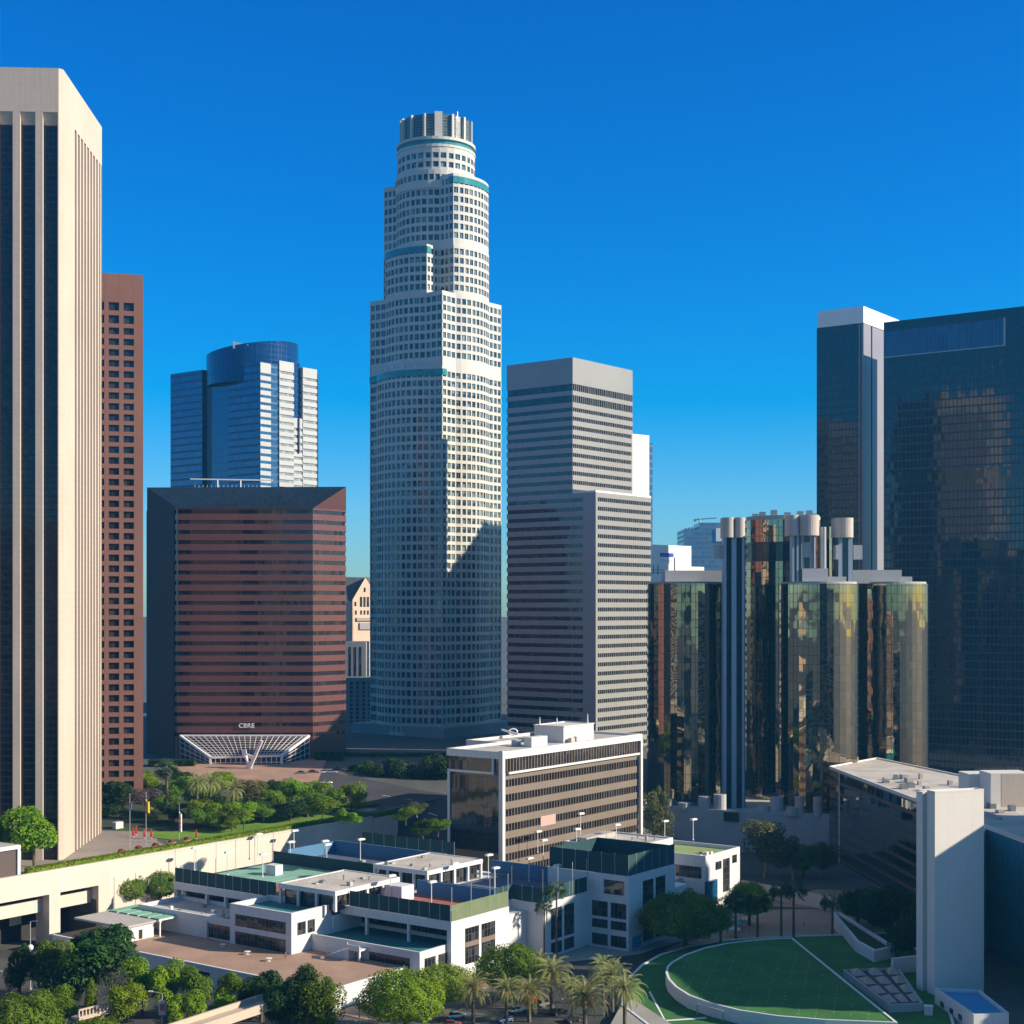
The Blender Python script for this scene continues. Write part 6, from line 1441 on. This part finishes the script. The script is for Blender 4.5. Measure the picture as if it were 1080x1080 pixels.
# ------------------------------------------------------------------ palms
def frond_set(seed, n, L, droop, wleaf, up0, up1, fan=False):
    rnd = random.Random(seed); m = MB()
    for k in range(n):
        a = k*2.39996+rnd.uniform(-.2, .2); el = up0+(up1-up0)*((k+.5)/n)+rnd.uniform(-.08, .08); l = L*rnd.uniform(.82, 1.08)
        hd = Vector((math.cos(a), math.sin(a), 0)); side = Vector((-hd.y, hd.x, 0)); p = Vector((0, 0, 0)); e = el; pts = []; ns = 9
        for i in range(ns+1):
            pts.append(p.copy()); p = p+(hd*math.cos(e)+Vector((0, 0, math.sin(e))))*(l/ns); e -= droop/ns*(.5+i/ns*1.3)
        for i in range(ns): m.tube(pts[i], pts[i+1], .035*(1-i/ns)+.01, n=3, caps=False)
        for i in range(1, ns+1):
            for h in (0, .5):
                q = pts[i-1].lerp(pts[i], .5+h); fw = (pts[i]-pts[i-1]).normalized(); w_ = wleaf*(1-.55*abs(2*i/ns-1))*rnd.uniform(.85, 1.1)
                upv = side.cross(fw).normalized()
                for s in (-1, 1):
                    tip = q+side*s*w_*.8+fw*w_*.75+upv*(-.28*w_ if upv.z > 0 else .28*w_)+Vector((0, 0, -.12*w_)); b = fw*.075
                    m.quad(q-b, q+b, tip+b*.2, tip-b*.2)
    return m.mesh('fronds', M['frond'], uv=False)
def palm_trunk(h, r0, r1, lean=.0):
    m = MB(); k = 10
    for i in range(k):
        z0, z1 = h*i/k-.2, h*(i+1)/k-.2+.02; f = lambda z: Vector((lean*(z/h)**2*h, 0, z)); m.tube(f(z0), f(z1), r0+(r1-r0)*i/k, r0+(r1-r0)*(i+1)/k, 9, i == k-1)
    m.ball(f(h-.2), r1*1.7, 8, 5, 1.4); return m.mesh('trunk', M['palmbark'])
FR = frond_set(1, 56, 5.2, 1.5, .85, 1.45, -.35); FR2 = frond_set(2, 52, 5.0, 1.7, .8, 1.45, -.5); PT = palm_trunk(6.5, .42, .38)
def date_mesh():
    rnd = random.Random(4); m = MB()
    for k in range(9):
        a = k*.7+.3; c = Vector((math.cos(a)*1.0, math.sin(a)*1.0, -.5)); m.tube((0, 0, .2), c+Vector((0, 0, .4)), .05, n=4)
        for i in range(14): m.ball(c+Vector((rnd.gauss(0, .28), rnd.gauss(0, .28), rnd.gauss(0, .3)-.2)), .16, 5, 4)
    return m.mesh('fruit_bunch', M['dates'], uv=False)
DT = date_mesh()
def palm(x, yc, yb, wpx, label, fr=FR, trunk=PT, h0=6.5, z=-20.0, fruit=False, group='date palms along the street', mat=None, L0=9.4):
    p = gp(x, yb, z); d = p.y; H = (yb-yc)*d/F; s = 1.18*wpx*d/F/L0
    root = thing('palm_tree', label, 'palm tree', (0, 0, 0), group)
    t = bpy.data.objects.new('trunk', trunk); COL.objects.link(t); t.parent = root; t.scale = (s, s, H/h0)
    c = bpy.data.objects.new('fronds', fr); COL.objects.link(c); c.parent = root; c.location = (0, 0, H); c.scale = (s, s, s)
    if fruit: f = bpy.data.objects.new('fruit_bunch', DT); COL.objects.link(f); f.parent = root; f.location = (0, 0, H-.2); f.scale = (s, s, s)
    root.location = (p.x, p.y, z); root.rotation_euler = (0, 0, random.uniform(0, 6.28)); return root
random.seed(44)
palm(499, 1043, 1080, 38, 'date palm at the left end of the palm row, next to the shade tree')
palm(534, 1044, 1079, 36, 'date palm second from the left, above the pale parked car', FR2, fruit=True)
palm(558, 1048, 1078, 42, 'date palm in front of the largest palm, orange fruit low in its crown', FR, fruit=True)
palm(582, 1026, 1066, 46, 'largest date palm at the back of the row, highest crown', FR2)
palm(568, 1018, 1056, 32, 'smaller date palm peeking out left behind the largest palm')
palm(604, 1042, 1074, 34, 'date palm just left of the one with bright orange dates', FR2)
palm(617, 1052, 1090, 50, 'date palm with bright orange date bunches', FR, fruit=True)
palm(636, 1020, 1060, 34, 'date palm at the back right, nearest the club wall', FR2)
palm(646, 1030, 1072, 38, 'date palm behind the rightmost one', FR)
palm(659, 1044, 1096, 44, 'rightmost date palm beside the curved lawn path', FR2)
def fan_fronds(seed, n=46):
    rnd = random.Random(seed); m = MB()
    for k in range(n):
        d = Vector((rnd.gauss(0, 1), rnd.gauss(0, 1), rnd.gauss(0, .8)+.1)).normalized(); c = d*rnd.uniform(.9, 1.5); m.tube((0, 0, 0), c, .03, n=3, caps=False)
        a = d.orthogonal().normalized(); b = d.cross(a)
        for i in range(9):
            t = (i-4)*.28; v = d*math.cos(t)+a*math.sin(t); tip = c+v*rnd.uniform(.9, 1.2)+Vector((0, 0, -.25)); w_ = b*.02+a*.07*math.cos(t)-d*.07*math.sin(t); m.quad(c-w_*.4, c+w_*.4, tip+w_*.3+Vector((0, 0, -.1)), tip-w_*.3)
    return m.mesh('fronds', M['frond_dark'], uv=False)
FF = fan_fronds(3); TT = palm_trunk(12, .26, .18)
GFP = 'tall fan palms'
kw = dict(fr=FF, trunk=TT, h0=12, L0=4.6)
palm(587, 938, 1012, 20, 'tall fan palm at the gap in the club front, the higher of two', group=GFP, **kw)
palm(574, 957, 1014, 18, 'shorter fan palm at the gap in the club front', group=GFP, **kw)
palm(257, 902, 922, 18, 'small palm behind the mint court of the club', group=GFP, z=-12, **kw)
palm(176, 812, 852, 24, 'tall slender palm in the middle of the park', group=GFP, z=4.5, **kw)
for x, yc, yb, zz, lab in ((208, 826, 852, 5, 'short broad palm left of the olive tree in the park'), (222, 824, 848, 5, 'short broad palm under the lattice canopy edge'), (246, 833, 856, 5, 'short palm directly left of the olive tree in the park')):
    palm(x, yc, yb, 26, lab, FR2, PT, group='broad palms in the park', z=zz)
for x, yc, yb, lab in ((776, 950, 994, 'dark fan palm left of the bright rounded tree'), (799, 951, 990, 'dark fan palm directly below the bright rounded tree'), (824, 940, 994, 'dark fan palm just right of the bright rounded tree'), (837, 938, 994, 'dark fan palm in the middle of the paved plaza'), (878, 952, 990, 'dark fan palm at the foot of the sloping planter'), (760, 956, 1000, 'dark fan palm at the edge of the dark rounded tree')):
    palm(x, yc, yb, 24, lab, group='dark fan palms by the oval lawn', **kw)

# ------------------------------------------------------------------ lamps, flags, planters, umbrellas
def lamp_proto():
    r = thing('court_lamp', 'court lamp', 'lamp')
    m = MB(); m.tube((0, 0, 0), (0, 0, 6.2), .14, .11, 8); m.tube((0, 0, 0), (0, 0, .25), .3, n=8); m.build('pole', M['lampw'], r)
    m = MB(); m.bar((-.1, 0, 6.25), (1.0, 0, 6.45), .2, .16); m.build('arm', M['lampw'], r)
    m = MB(); m.box(WORLD, -.9, 1.5, -.55, .55, 6.3, 6.75); m.box(WORLD, -.6, 1.2, -.4, .4, 6.75, 6.85); m.build('lamp_head', M['lampw'], r); return r
LP = lamp_proto(); first = True
lamps = [(205, 918, -5.3, 'first court lamp inside the left post line of the mint court'), (240, 923, -5.3, 'court lamp beside the hut on the mint court'), (272, 902, -5.3, 'court lamp behind the mint court, against the retaining wall'), (277, 925, -5.3, 'court lamp on the lime court, in front of its dark screen'),
 (306, 911, -5.3, 'front left lamp of the shaded blue court'), (310, 898, -5.3, 'rear left lamp of the shaded blue court'), (342, 910, -5.3, 'front middle lamp of the shaded blue court, shorter of a close pair'), (344.5, 914, -5.3, 'middle lamp of the shaded blue court, taller of a close pair'), (380, 908, -5.3, 'right lamp of the shaded blue court, nearest the rear pavilion'),
 (412, 950, -5.3, 'court lamp in front of the white roof hut'), (455, 957, -5.3, 'court lamp in the middle of the red court'), (479, 936, -5.3, 'court lamp beside the dark screen of the rear pavilion'), (515, 926, -5.3, 'court lamp at the right corner of the rear pavilion'), (522, 941, -5.3, 'court lamp behind the roof furniture'), (558, 930, -5.3, 'court lamp in front of the second blue wall'),
 (567, 899, -5.3, 'court lamp at the back, before the right end of the mid-rise office face'), (573, 909, -5.3, 'court lamp at the back, just right of the rearmost one'), (613, 925, -5.3, 'court lamp left of the tall dark screens'), (608, 898, .1, 'court lamp behind the tall dark screen, left'), (650, 893, .1, 'court lamp in front of the white roof pavilion'), (587, 938, -5.3, 'court lamp above the tall fan palm'), (612, 880, .1, 'court lamp rising left of the white roof pavilion'),
 (701, 888, -2, 'court lamp on the lime deck, left'), (731, 886, -2, 'court lamp on the lime deck, right')]
for x, y, z, lab in lamps:
    p = gp(x, y, z); o = LP if first else dup(LP, p); first = False
    o.location = p; o.rotation_euler = (0, 0, R(GRID+10)); o['label'] = lab; o['group'] = 'court lamps on the club roofs'
def street_lamp(x, yb, yt, label, arm=1, banner=False, globe=False, z=-20):
    p = gp(x, yb, z); h = (yb-yt)*p.y/F; r = thing('street_lamp', label, 'street lamp', p, 'street lamps')
    m = MB(); m.tube(p, p+Vector((0, 0, h)), .16, .10, 8); m.tube(p, p+Vector((0, 0, .6)), .28, n=8); m.build('pole', M['post'], r)
    if globe:
        m = MB(); m.ball(p+Vector((0, 0, h*.62)), .75, 12, 8); m.build('globe', M['lampw'], r); m = MB(); m.tube(p+Vector((0, 0, h)), p+Vector((1.8, 0, h+.2)), .07, n=5); m.box(Fr(p.x, p.y, 90), 1.5, 2.6, -.25, .25, p.z+h+.1, p.z+h+.3) if False else None; m.build('arm', M['post'], r)
    else:
        m = MB(); m.tube(p+Vector((0, 0, h)), p+Vector((-2.2*arm, 0, h+.5)), .08, n=6); m.build('arm', M['post'], r)
        m = MB(); c = p+Vector((-2.5*arm, 0, h+.5)); m.box(WORLD, c.x-.5, c.x+.5, c.y-.2, c.y+.2, c.z-.12, c.z+.12); m.build('lamp_head', M['lampw'], r)
    if banner:
        m = MB(); m.box(WORLD, p.x-.75, p.x+.75, p.y-.12, p.y-.08, p.z+h-4.6, p.z+h-1.4); m.build('banner', M['flag_white'], r); m = MB(); m.box(WORLD, p.x-.45, p.x+.6, p.y-.14, p.y-.125, p.z+h-3.6, p.z+h-2.2); m.build('banner_print', plain('coral print', (.55, .16, .12), .7), r)
street_lamp(32, 1044, 972, 'white globe street lamp in front of the garage opening', globe=True)
street_lamp(66, 1062, 1026, 'street lamp leaning out beside the slim young tree', 1)
street_lamp(171, 1090, 1048, 'street lamp with a white and coral banner', 1, banner=True)
street_lamp(176, 846, 806, 'street lamp beside the tall slender palm in the park', -.6, z=5)
street_lamp(218, 1062, 1034, 'thin street lamp by the right end of the bushy row', 1)
street_lamp(379, 1084, 1056, 'plain grey lamp post beside the white terrace corner', .4)
street_lamp(421, 850, 838, 'small street lamp on the road below the round tower', .5, z=-6)
GFL = 'flagpoles on the plaza'
def flag(x, yb, yt, label, mat, f0, f1, wpx, stripes=None):
    p = gp(x, yb, 0.2); h = (yb-yt)*p.y/F; r = thing('flagpole', label, 'flagpole', p, GFL)
    m = MB(); m.tube(p, p+Vector((0, 0, h)), .12, .06, 8); m.ball(p+Vector((0, 0, h+.1)), .16, 6, 5); m.build('pole', M['post'], r)
    m = MB(); z1 = p.z+(yb-f0)*p.y/F; z0 = p.z+(yb-f1)*p.y/F; W = wpx*p.y/F; n = 5; pt = []
    for i in range(n+1):
        t = i/n; pt.append((p.x+.1+W*t, p.y+math.sin(t*7)*.25, z1-t*.8, z0-t*.3+math.sin(t*5)*.2))
    for a, b in zip(pt[:-1], pt[1:]):
        m.quad((a[0], a[1], a[3]), (b[0], b[1], b[3]), (b[0], b[1], b[2]), (a[0], a[1], a[2])); m.quad((b[0], b[1]+.04, b[3]), (a[0], a[1]+.04, a[3]), (a[0], a[1]+.04, a[2]), (b[0], b[1]+.04, b[2]))
    fl = m.build('flag', M[mat], r)
    if stripes:
        s_ = MB(); a, b = pt[0], pt[-1]
        for k in range(3): zz = z0+(z1-z0)*(.15+.22*k); s_.box(WORLD, p.x+.12, p.x+W*.9, p.y-.32, p.y-.28, zz, zz+(z1-z0)*.10)
        s_.build('flag_stripes', M['red'], fl)
flag(137, 898, 838, 'flagpole with a small blue flag, left of three', 'flag_blue', 845, 852, 1.6)
flag(154, 897, 836, 'flagpole with a limp yellow flag, middle of three', 'flag_yellow', 843, 856, 3.2)
flag(189, 889, 848, 'flagpole with a hanging red and white flag, right of three', 'flag_white', 856, 876, 2.4, True)
random.seed(9)
def planter(x, y, label):
    p = gp(x, y, .1); r = thing('flower_planter', label, 'planter', p, 'planters along the plaza hedge')
    m = MB(); n = 14
    for z0, z1, a, b in ((0, .25, 1.0, 1.05), (.25, 1.0, .85, 1.25), (1.0, 1.15, 1.32, 1.32)): m.tube(p+Vector((0, 0, z0)), p+Vector((0, 0, z1)), a, b, n)
    m.build('pot', M['pot'], r); m = MB()
    for k in range(140): d = Vector((random.gauss(0, 1), random.gauss(0, 1), abs(random.gauss(0, 1)))).normalized(); leaf(m, p+Vector((d.x*1.05, d.y*1.05, 1.1+d.z*.9)), d, .4)
    m.build('flowers', M['redflower'], r, uv=False)
for x, y, l in ((128, 902.5, 'round planter of red flowers nearest the tan tower'), (146, 899, 'round planter of red flowers, below the left flagpole'), (164, 896, 'round planter of red flowers, below the middle flagpole'), (181, 892.5, 'round planter of red flowers left of the red and white flag'), (197, 889.5, 'round planter of red flowers right of the red and white flag')): planter(x, y, l)
def umbrella(x, y, h, label, mat='red', open_=False, z=.1, grp='closed red umbrellas on the plaza'):
    p = gp(x, y, z); r = thing('patio_umbrella', label, 'umbrella', p, grp); m = MB()
    m.tube(p, p+Vector((0, 0, h)), .07, n=6); m.tube(p, p+Vector((0, 0, .12)), .45, n=10); m.build('pole', M['post'], r); m = MB(); n = 8
    if open_:
        for i in range(n):
            a, b = 6.283*i/n, 6.283*(i+1)/n; m.quad(p+Vector((math.cos(a)*1.7, math.sin(a)*1.7, h-.7)), p+Vector((math.cos(b)*1.7, math.sin(b)*1.7, h-.7)), p+Vector((0, 0, h+.1)))
            m.quad(p+Vector((math.cos(b)*1.7, math.sin(b)*1.7, h-.7)), p+Vector((math.cos(a)*1.7, math.sin(a)*1.7, h-.7)), p+Vector((math.cos(a)*1.7, math.sin(a)*1.7, h-.95)), p+Vector((math.cos(b)*1.7, math.sin(b)*1.7, h-.95)))
    else:
        for i in range(n):
            a, b = 6.283*i/n, 6.283*(i+1)/n; ra = .55 if i % 2 else .34; rb = .34 if i % 2 else .55
            m.quad(p+Vector((math.cos(a)*ra, math.sin(a)*ra, .6)), p+Vector((math.cos(b)*rb, math.sin(b)*rb, .6)), p+Vector((math.cos(b)*.12, math.sin(b)*.12, h)), p+Vector((math.cos(a)*.12, math.sin(a)*.12, h)))
    m.build('canopy', M[mat], r)
for x, y, l in ((140.5, 883, 'closed red umbrella by the left flagpole, the left of a pair'), (143.5, 881, 'closed red umbrella right behind the left one of the pair'), (152, 884.5, 'closed red umbrella at the middle flagpole'), (159.5, 884.5, 'closed red umbrella at the left tip of the bright lawn'), (207, 885, 'closed red umbrella at the right end of the bright lawn')): umbrella(x, y, 3.0, l)
umbrella(780, 981, 2.6, 'open turquoise umbrella on the paved plaza', 'teal_awning', True, -20, 'open umbrellas on the paved plaza')
umbrella(775, 987, 2.6, 'open white umbrella left of the turquoise one', 'flag_white', True, -20, 'open umbrellas on the paved plaza')
umbrella(781, 971, 2.6, 'open white umbrella behind the turquoise one', 'flag_white', True, -20, 'open umbrellas on the paved plaza')
umbrella(738, 988, 2.4, 'open white umbrella beside the dark rounded tree', 'flag_white', True, -20, 'open umbrellas on the paved plaza')
for i, (x, y, l) in enumerate(((243, 884, 'white stone bench on the plaza, left of four'), (251, 882.5, 'white stone bench on the plaza, second from left'), (258.5, 881, 'white stone bench on the plaza, third from left'), (265, 879.5, 'white stone bench on the plaza, right of four'))):
    p = gp(x, y, .1); r = thing('stone_bench', l, 'bench', p, 'white stone benches by the hedge'); f = Fr(p.x, p.y, GRID)
    m = MB(); m.box(f, -1.6, 1.6, -.4, .4, .55, .85); m.build('seat', M['mid_white'], r)
    for u in (-1.1, .8): m = MB(); m.box(f, u, u+.35, -.3, .3, 0, .55); m.build('leg', M['mid_white'], r)
b = thing('stone_block', 'white stone block on the plaza beside the tan tower', 'stone block', gp(124, 871, 1)); m = MB(); f = Fr(*gp(124, 871, 1).xy, GRID); m.box(f, -1.5, 1.5, -1, 1, .3, 2.3); m.build('block', M['mid_white'], b); m = MB(); m.box(f, -1.7, 1.7, -1.2, 1.2, 0, .3); m.build('base', M['conc'], b)
# white angular sculpture
s_ = thing('sculpture', 'white angular steel sculpture in front of the lattice canopy', 'sculpture', gp(263, 814, 6)); m = MB(); d = gp(263, 814, 6).y
pt = lambda x, y, o=0: at(x, y, d+o)
for a, b, w_ in ((pt(261, 816), pt(276, 781, -1), 1.1), (pt(257, 795, 1), pt(268, 800), 1.2), (pt(266, 815, 2), pt(259, 797, -1), 1.0), (pt(255, 815, 1), pt(265, 804), 1.0), (pt(257.5, 791, 1), pt(258, 797, 1), 1.6)): m.bar(a, b, w_, w_)
m.build('steel_arms', M['white_steel'], s_)

# ------------------------------------------------------------------ concrete footbridge in the foreground
fb = thing('footbridge', 'pale concrete footbridge running out of the bottom of the picture', 'bridge', gp(240, 1090, -20))
a, b = gp(188, 1086, -13), gp(292, 1052, -13); d_ = (b-a).normalized(); f = Fr(a.x, a.y, math.degrees(math.atan2(d_.x, d_.y))); L = (b-a).length
m = MB(); m.box(f, -40, L+2, -3.0, 3.0, -14.2, -13.4); m.build('deck', M['guide'], fb)
for v in (-3.0, 2.5): m = MB(); m.box(f, -40, L+2, v, v+.5, -13.4, -12.3); m.build('parapet', M['guide'], fb)
for u in (4, L-3): m = MB(); m.box(f, u, u+1.2, -.8, .8, -20, -14.2); m.build('pier', M['guide'], fb)
fr_ = thing('footbridge', 'short pale bridge rail with square openings below the leafless tree', 'bridge', gp(95, 1075, -20))
a, b = gp(79, 1070, -15), gp(112, 1062, -15); d_ = (b-a).normalized(); f = Fr(a.x, a.y, math.degrees(math.atan2(d_.x, d_.y))); L = (b-a).length
m = MB(); m.box(f, 0, L, -1.5, 1.5, -16.1, -15.6)
for z0 in (-15.6, -14.0): m.box(f, 0, L, -1.6, -1.2, z0, z0+.3)
n = 9
for i in range(n+1): m.box(f, L*i/n-.15, L*i/n+.15, -1.58, -1.22, -15.3, -14.0)
m.build('rail', M['guide'], fr_); m = MB(); m.box(f, 1, 2, -1, 1, -20, -16.1); m.box(f, L-2, L-1, -1, 1, -20, -16.1); m.build('pier', M['guide'], fr_)

# ------------------------------------------------------------------ cars
def car_proto():
    r = thing('parked_car', 'car', 'car')
    def loft(secs):
        m = MB(); n = len(secs[0]); 
        for s in secs: m.v += s
        for i in range(len(secs)-1):
            for j in range(n): k = (j+1) % n; m.f.append((i*n+j, i*n+k, (i+1)*n+k, (i+1)*n+j))
        m.f.append(tuple(reversed(range(n)))); m.f.append(tuple((len(secs)-1)*n+j for j in range(n))); return m
    prof = [(-2.2, .55, .72, .8), (-2.05, .38, .86, .88), (-1.0, .30, .95, .92), (.6, .30, .96, .92), (1.6, .34, .86, .9), (2.1, .42, .74, .85), (2.22, .5, .66, .78)]
    secs = []
    for x, z0, z1, w_ in prof: secs.append([(x, -w_*.92, z0), (x, w_*.92, z0), (x, w_, (z0+z1)/2), (x, w_*.93, z1), (x, -w_*.93, z1), (x, -w_, (z0+z1)/2)])
    body = loft(secs).build('body', plain('silver car paint', (.55, .56, .58), .25, .3), r)
    gl = []
    for x, z0, z1, w0, w1 in ((-1.75, .86, .90, .82, .80), (-1.15, .93, 1.40, .84, .66), (.25, .95, 1.42, .84, .66), (1.05, .94, .97, .84, .80)): gl.append([(x, -w0, z0), (x, w0, z0), (x, w1, z1), (x, -w1, z1)])
    g = loft(gl).build('windows', M['carglass'], r, uv=True)
    m = MB(); m.quad((-1.1, -.62, 1.425), (.2, -.62, 1.435), (.2, .62, 1.435), (-1.1, .62, 1.425)); m.quad((-1.1, .62, 1.40), (.2, .62, 1.41), (.2, -.62, 1.41), (-1.1, -.62, 1.40)); m.build('roof', body.data.materials[0], r)
    for x in (-1.35, 1.35):
        for y in (-.82, .82):
            m = MB(); m.tube((x, y-.11, .33), (x, y+.11, .33), .33, n=14); wh = m.build('wheel', M['tyre'], r); m = MB(); m.tube((x, y-.12, .33), (x, y+.12, .33), .2, n=10); m.build('rim', M['rimm'], wh)
    for y in (-.62, .62):
        m = MB(); m.box(WORLD, 2.12, 2.2, y-.16, y+.16, .56, .68); m.build('headlight', M['headlight'], r); m = MB(); m.box(WORLD, -2.2, -2.14, y-.15, y+.15, .6, .72); m.build('taillight', M['taillight'], r)
    return r
CP = car_proto(); CP_used = False
PAINTS = {k: plain(k+' car paint', c, .22, .2) for k, c in dict(white=(.72, .72, .72), black=(.02, .02, .022), blue=(.10, .20, .36), red=(.38, .03, .025), grey=(.20, .21, .22), silver=(.5, .51, .53)).items()}
def car(x, y, z, rot, paint, label, grp):
    global CP_used
    p = gp(x, y, z) if z is not None else None
    if z is None:
        zz = 3.0
        for _ in range(6): p = gp(x, y, zz); zz = tz(p.x, p.y)
        p = gp(x, y, zz); p.z = zz+.1
    else: p.z = z+.05
    r = CP if not CP_used else dup(CP, p); CP_used = True
    r.location = p; r.rotation_euler = (0, 0, R(rot)); r['label'] = label; r['group'] = grp
    for c in r.children:
        if c.name.startswith(('body', 'roof')): c.data = c.data.copy(); c.data.materials[0] = PAINTS[paint]
GC = 'cars parked under the date palms'; GC2 = 'cars on the road by the red block'
car(545, 1068, -20, 36, 'silver', 'pale silver car parked under the second date palm', GC)
car(533, 1078, -20, 36, 'blue', 'blue car parked at the bottom edge below the pale silver car', GC)
car(574, 1061, -20, 40, 'grey', 'grey car parked behind the fruiting palm', GC)
car(589, 1070, -20, 40, 'black', 'black car parked right of the grey car under the palms', GC)
car(604, 1078, -20, 40, 'black', 'black car parked nearest the palm with bright orange dates', GC)
car(482, 1074, -20, 15, 'white', 'white car under the edge of the bright shade tree', GC)
car(476, 1083, -20, 10, 'red', 'red car at the bottom edge left of the palm row', GC)
car(344, 827, None, 10, 'white', 'white car driving on the road behind the park', GC2)
car(350, 816, None, 0, 'silver', 'silver car standing in front of the dark clipped hedge', GC2)
car(342, 816, None, 5, 'white', 'white car at the drop-off, right of the lattice canopy', GC2)
car(330, 816, None, 0, 'red', 'dark red car at the drop-off beside the canopy', GC2)
car(356, 813, None, 0, 'black', 'black car at the right end of the drop-off', GC2)
car(318, 817, None, 0, 'grey', 'grey car at the drop-off directly below the canopy corner', GC2)

# ------------------------------------------------------------------ people on the plaza: one skinned body each
def person_mesh(seed):
    rnd = random.Random(seed); a = rnd.uniform(.15, .35)
    V = [(0, 0, .95), (0, 0, 1.15), (0, 0, 1.40), (0, 0, 1.52), (0, .02, 1.64), (0, .02, 1.74), (.10, 0, .90), (.11, a*.3, .50), (.12, -a*.2, .08), (.12, .14-a*.2, .04), (-.10, 0, .90), (-.11, -a*.3, .50), (-.12, -a*.5, .08), (-.12, .14-a*.5, .04), (.19, 0, 1.40), (.25, -.03, 1.13), (.25, .1, .88), (-.19, 0, 1.40), (-.25, .03, 1.13), (-.25, .12, .90)]
    E_ = [(0, 1), (1, 2), (2, 3), (3, 4), (4, 5), (0, 6), (6, 7), (7, 8), (8, 9), (0, 10), (10, 11), (11, 12), (12, 13), (2, 14), (14, 15), (15, 16), (2, 17), (17, 18), (18, 19)]
    rr = [.15, .14, .16, .06, .10, .07, .10, .07, .05, .04, .10, .07, .05, .04, .07, .05, .035, .07, .05, .035]
    me = bpy.data.meshes.new('body_skeleton'); me.from_pydata(V, E_, []); o = bpy.data.objects.new('tmp', me); COL.objects.link(o)
    md = o.modifiers.new('skin', 'SKIN'); 
    for i, v in enumerate(me.skin_vertices[0].data): v.radius = (rr[i], rr[i]*.8); v.use_root = i == 0
    o.modifiers.new('sub', 'SUBSURF').levels = 1
    dg = bpy.context.evaluated_depsgraph_get(); r = bpy.data.meshes.new_from_object(o.evaluated_get(dg)); bpy.data.objects.remove(o); r.name = 'person'
    r.materials.clear(); r.materials.append(M['cloth']); r.materials.append(M['skin'])
    r.materials.append(plain('shirt %d' % seed, random.Random(seed).choice(((.6, .6, .58), (.12, .2, .4), (.45, .1, .08), (.5, .42, .2))), .8))
    for p in r.polygons: z = p.center.z; p.material_index = 1 if z > 1.47 else (2 if z > .98 else 0)
    return r
for i, (x, y, z, l) in enumerate(((767, 985, -20, 'person in dark trousers walking left of the turquoise umbrella'), (791, 984, -20, 'person standing right of the turquoise umbrella on the paved plaza'), (748, 990, -20, 'person at the left edge of the paved plaza near the dark tree'), (848, 978, -20, 'person crossing the right part of the paved plaza'), (176, 893, .1, 'person walking on the plaza between the planters'), (301, 1012, -15, 'person walking along the brick terrace by the dark windows'))):
    p = gp(x, y, z); p.z = z+.12; o = bpy.data.objects.new('person', person_mesh(i)); COL.objects.link(o); o.location = p; o.rotation_euler = (0, 0, i*1.3); tag(o, l, 'person')

# ------------------------------------------------------------------ neighbouring blocks outside the picture (they cast shade and are seen in the mirror glass), plus an added sky blocker
random.seed(17)
def neighbour(label, x, y, deg, U, V, zt, wall, glassm, fl=4.0, z0=-20.0):
    f = Fr(x, y, deg); root = thing('office_tower', label, 'skyscraper', (x, y, z0)); b = []; z = z0+6
    while z+fl < zt-2: b.append((z+1.6, z+fl)); z += fl
    if len(b) > 60: b = b[::2]
    band_tower(root, f.rect(-U/2, U/2, -V/2, V/2), z0, zt, b, M[wall], M[glassm], .4)
def at_sun(X, p):     # point with cross-sun coordinate p at a given x
    s = Vector((math.sin(R(SUN_AZ)), -math.cos(R(SUN_AZ)))); q = Vector((math.cos(R(SUN_AZ)), math.sin(R(SUN_AZ)))); k = (X-q.x*p)/s.x; return s*k+q*p
c = at_sun(214, 417); neighbour('pale banded tower out of frame to the right of the mirror-walled office', c.x, c.y, SUN_AZ-90, 50, 46, 80, 'conc', 'mid_glass')
c = at_sun(192, 367); neighbour('lower pale block out of frame to the right of the oval lawn', c.x, c.y, SUN_AZ-90, 49, 44, 48, 'conc_tan', 'mid_glass')
for a in (('tan office tower out of frame behind the viewer, left', -190, 130, 30, 44, 44, 110, 'lib', 'mid_glass'), ('pale office tower out of frame to the left of the viewer', -230, 270, 36, 50, 40, 140, 'mid_white', 'mid_glass'),
          ('cream apartment block out of frame behind the viewer', -60, -80, 36, 60, 30, 60, 'lib', 'darkwin'), ('brown office block out of frame behind the viewer, right', 60, -150, 36, 60, 60, 190, 'mid_wall', 'mid_glass'),
          ('white apartment slab out of frame at lower left', -150, 40, 36, 70, 22, 48, 'white', 'darkwin'), ('sandy low block out of frame below the viewer', -40, 150, 36, 60, 40, 6, 'lib', 'darkwin'),
          ('sandy mid block out of frame beside the garage', -185, 235, 36, 40, 60, 30, 'mid_white', 'mid_glass'), ('added dark slab tower blocking sky light, out of frame at the lower right', 140, 180, -10, 60, 60, 210, 'dusk', 'mid_glass')): neighbour(*a)  # dark slab tower is unseen, added to cut sky light on the lower right

# ------------------------------------------------------------------ air
def haze():
    N = bpy.data.materials.new('haze'); N.use_nodes = True; t = N.node_tree; t.nodes.remove(t.nodes['Principled BSDF']); v = t.nodes.new('ShaderNodeVolumePrincipled')
    v.inputs['Color'].default_value = (.10, .55, 1.0, 1); v.inputs['Density'].default_value = HAZE; v.inputs['Anisotropy'].default_value = .2; t.links.new(v.outputs[0], t.nodes['Material Output'].inputs['Volume'])
    m = MB(); m.box(WORLD, -700, 900, -400, 1700, -22, 345); o = m.build('haze', N, uv=False); kind(o, 'stuff')
HAZE = .0001
haze()
